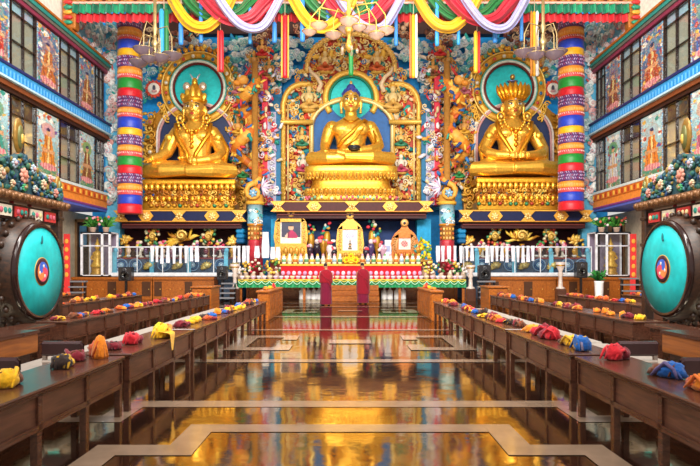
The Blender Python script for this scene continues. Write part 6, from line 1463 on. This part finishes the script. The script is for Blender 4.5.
for q in range(44):
    a = R.uniform(0, 6.28); e = R.uniform(.08, .4); p0 = Vector((X, Y, zt_-.05)); p1 = p0+Vector((e*math.cos(a), e*math.sin(a), R.uniform(.15, .55))); b.tube([p0, p1, p1+Vector((.16*math.cos(a), .16*math.sin(a), -.06))], [.015, .05, .008], jit(R.choice(['1f6a2a','2f8a3a','4aa04a','185a24']), .2), 5, flat=.3)
b.build('foliage', 'paint', t)

# ================================================================== the two monks at the altar, seen from behind
def monk(px, y_feet, h_px, lab, lean, arm):
    Y = F*EYE/(y_feet-HY); X = WX(px, Y); k = h_px*Y/F/1.68
    t = thing('person', lab, 'person', (X, Y, 0)); V = lambda x, y, z: Vector((X+x*k, Y-y*k, z*k))    # y toward the camera: the back
    b = MB()
    def loft(secs, n=20):
        vs = []; fs = []
        for z, cx, cy, rx, ry in secs:
            for i in range(n): a = 2*math.pi*i/n; vs.append(V(cx+rx*math.cos(a), cy+ry*math.sin(a), z))
        for j in range(len(secs)-1):
            for i in range(n): q = (i+1)%n; fs.append((j*n+i, j*n+q, (j+1)*n+q, (j+1)*n+i))
        fs.append(tuple(range(n-1,-1,-1))); fs.append(tuple(range((len(secs)-1)*n, len(secs)*n))); b.add(vs, fs, '8a1430')
    loft([(.8, 0, 0, .2, .15), (.95, 0, 0, .2, .14), (1.1, 0, 0, .19, .13), (1.28, 0, .01, .23, .13), (1.38, 0, 0, .21, .11), (1.43, 0, -.01, .1, .08), (1.47, 0, -.02, .062, .062), (1.55, 0, -.03, .06, .06)])
    for s in (-1, 1):
        b.tube([V(s*.09, 0, .85), V(s*.1, -.01, .48), V(s*.1, .02, .1)], [.1*k, .07*k, .05*k], 'c08a68', 10)
        b.tube([V(s*.1, .04, .05), V(s*.11, -.06, .04), V(s*.12, -.17, .03)], [.045*k, .045*k, .03*k], 'c08a68', 8)
        b.tube([V(s*.21, 0, 1.36), V(s*.25, .0, 1.1), V(s*.2, -.15, .98 if not arm else 1.05), V(s*.06, -.26, 1.08)], [.06*k, .05*k, .042*k, .03*k], 'c08a68', 10)
        for f_ in range(4): b.tube([V(s*(.06-.005*f_), -.26, 1.1-.017*f_), V(s*.03, -.32, 1.13-.017*f_), V(s*.015, -.355+.006*abs(f_-1), 1.16-.018*f_)], [.01*k, .009*k, .007*k], 'c08a68', 6)
        b.tube([V(s*.05, -.26, 1.12), V(s*.03, -.29, 1.17), V(s*.015, -.31, 1.19)], [.012*k, .01*k, .008*k], 'c08a68', 6)
    hx = lean*.02
    b.ell(V(hx, -.03, 1.62), (.078*k, .095*k, .112*k), 'c08a68', None, 18, 12); b.ell(V(hx, -.09, 1.57), (.055*k, .05*k, .06*k), 'c08a68', None, 12, 8)
    for s in (-1, 1): b.ell(V(hx+s*.08, -.02, 1.61), (.012*k, .025*k, .035*k), 'c08a68', None, 8, 6)
    b.ell(V(hx, -.135, 1.6), (.014*k, .02*k, .026*k), 'c08a68', None, 8, 6)
    remesh(b, 'body', 'mural', t, .013, 'b8825f', 2)
    b = MB(); b.ell(V(hx, -.015, 1.655), (.081*k, .09*k, .085*k), '2a2222', None, 18, 10); b.build('hair', 'cloth', t)
    b = MB()
    for s in (-1, 1): b.ell(V(hx+s*.03, -.122, 1.625), (.012*k, .008*k, .007*k), '201818', nu=8, nv=5)
    b.ell(V(hx, -.125, 1.555), (.022*k, .01*k, .006*k), '8a4038', nu=8, nv=5); b.build('face', 'mural', t)
    # skirt with pleats, upper robe, shawl
    b = MB(); b.lathe(V(0, 0, 0), [(.235*k, .05*k), (.245*k, .07*k), (.23*k, .4*k), (.225*k, .75*k), (.225*k, 1.0*k), (.2*k, 1.02*k)], '6c0a2e', 44, sy=.72, wav=lambda i, j: 1+.05*math.sin(i*1.9)*(1 if j < 4 else .3)); b.build('skirt', 'cloth', t)
    b = MB(); q = 1.0 if arm else .9
    b.lathe(V(0, .0, 0), [(.262*k, (.42 if arm else .93)*k), (.275*k, (.45 if arm else .96)*k), (.27*k, 1.05*k), (.272*k, 1.2*k), (.255*k, 1.32*k), (.2*k, 1.41*k), (.11*k, 1.465*k), (.08*k, 1.475*k)], '8a0a20' if not arm else '820a22', 44, sy=.66, wav=lambda i, j: 1+.035*math.sin(i*2.4+j*.7))
    b.build('shawl', 'cloth', t)
    b = MB()
    for i in range(5): b.tube([V(-.22+.03*i, .15, 1.36-.02*i), V(-.08+.04*i, .185, 1.2-.05*i), V(.1+.03*i, .18, 1.08-.08*i), V(.2+.005*i, .13, 1.0-.09*i)], .014*k, '6a0818' if i % 2 else '98102a', 6)
    b.build('shawl_fold', 'cloth', t)
    b = MB(); b.lathe(V(0, 0, 0), [(.237*k, .96*k), (.237*k, 1.0*k)], '7a1460' if not arm else '6c0c24', 30, sy=.72); b.build('sash', 'cloth', t)
    for s in (-1, 1):
        b = MB(); b.bev(X+s*.11*k-.05*k, X+s*.11*k+.05*k, Y-.06*k, Y+.2*k, 0, .03*k, '3a2a24', .008); b.build('sandal', 'cloth', t)
monk(326, 305.5, 41, 'monk in crimson robe and purple sash, on the left, back to the viewer', -1, False)
monk(363, 304, 40, 'monk in a long crimson shawl, on the right, back to the viewer', -1.5, True)
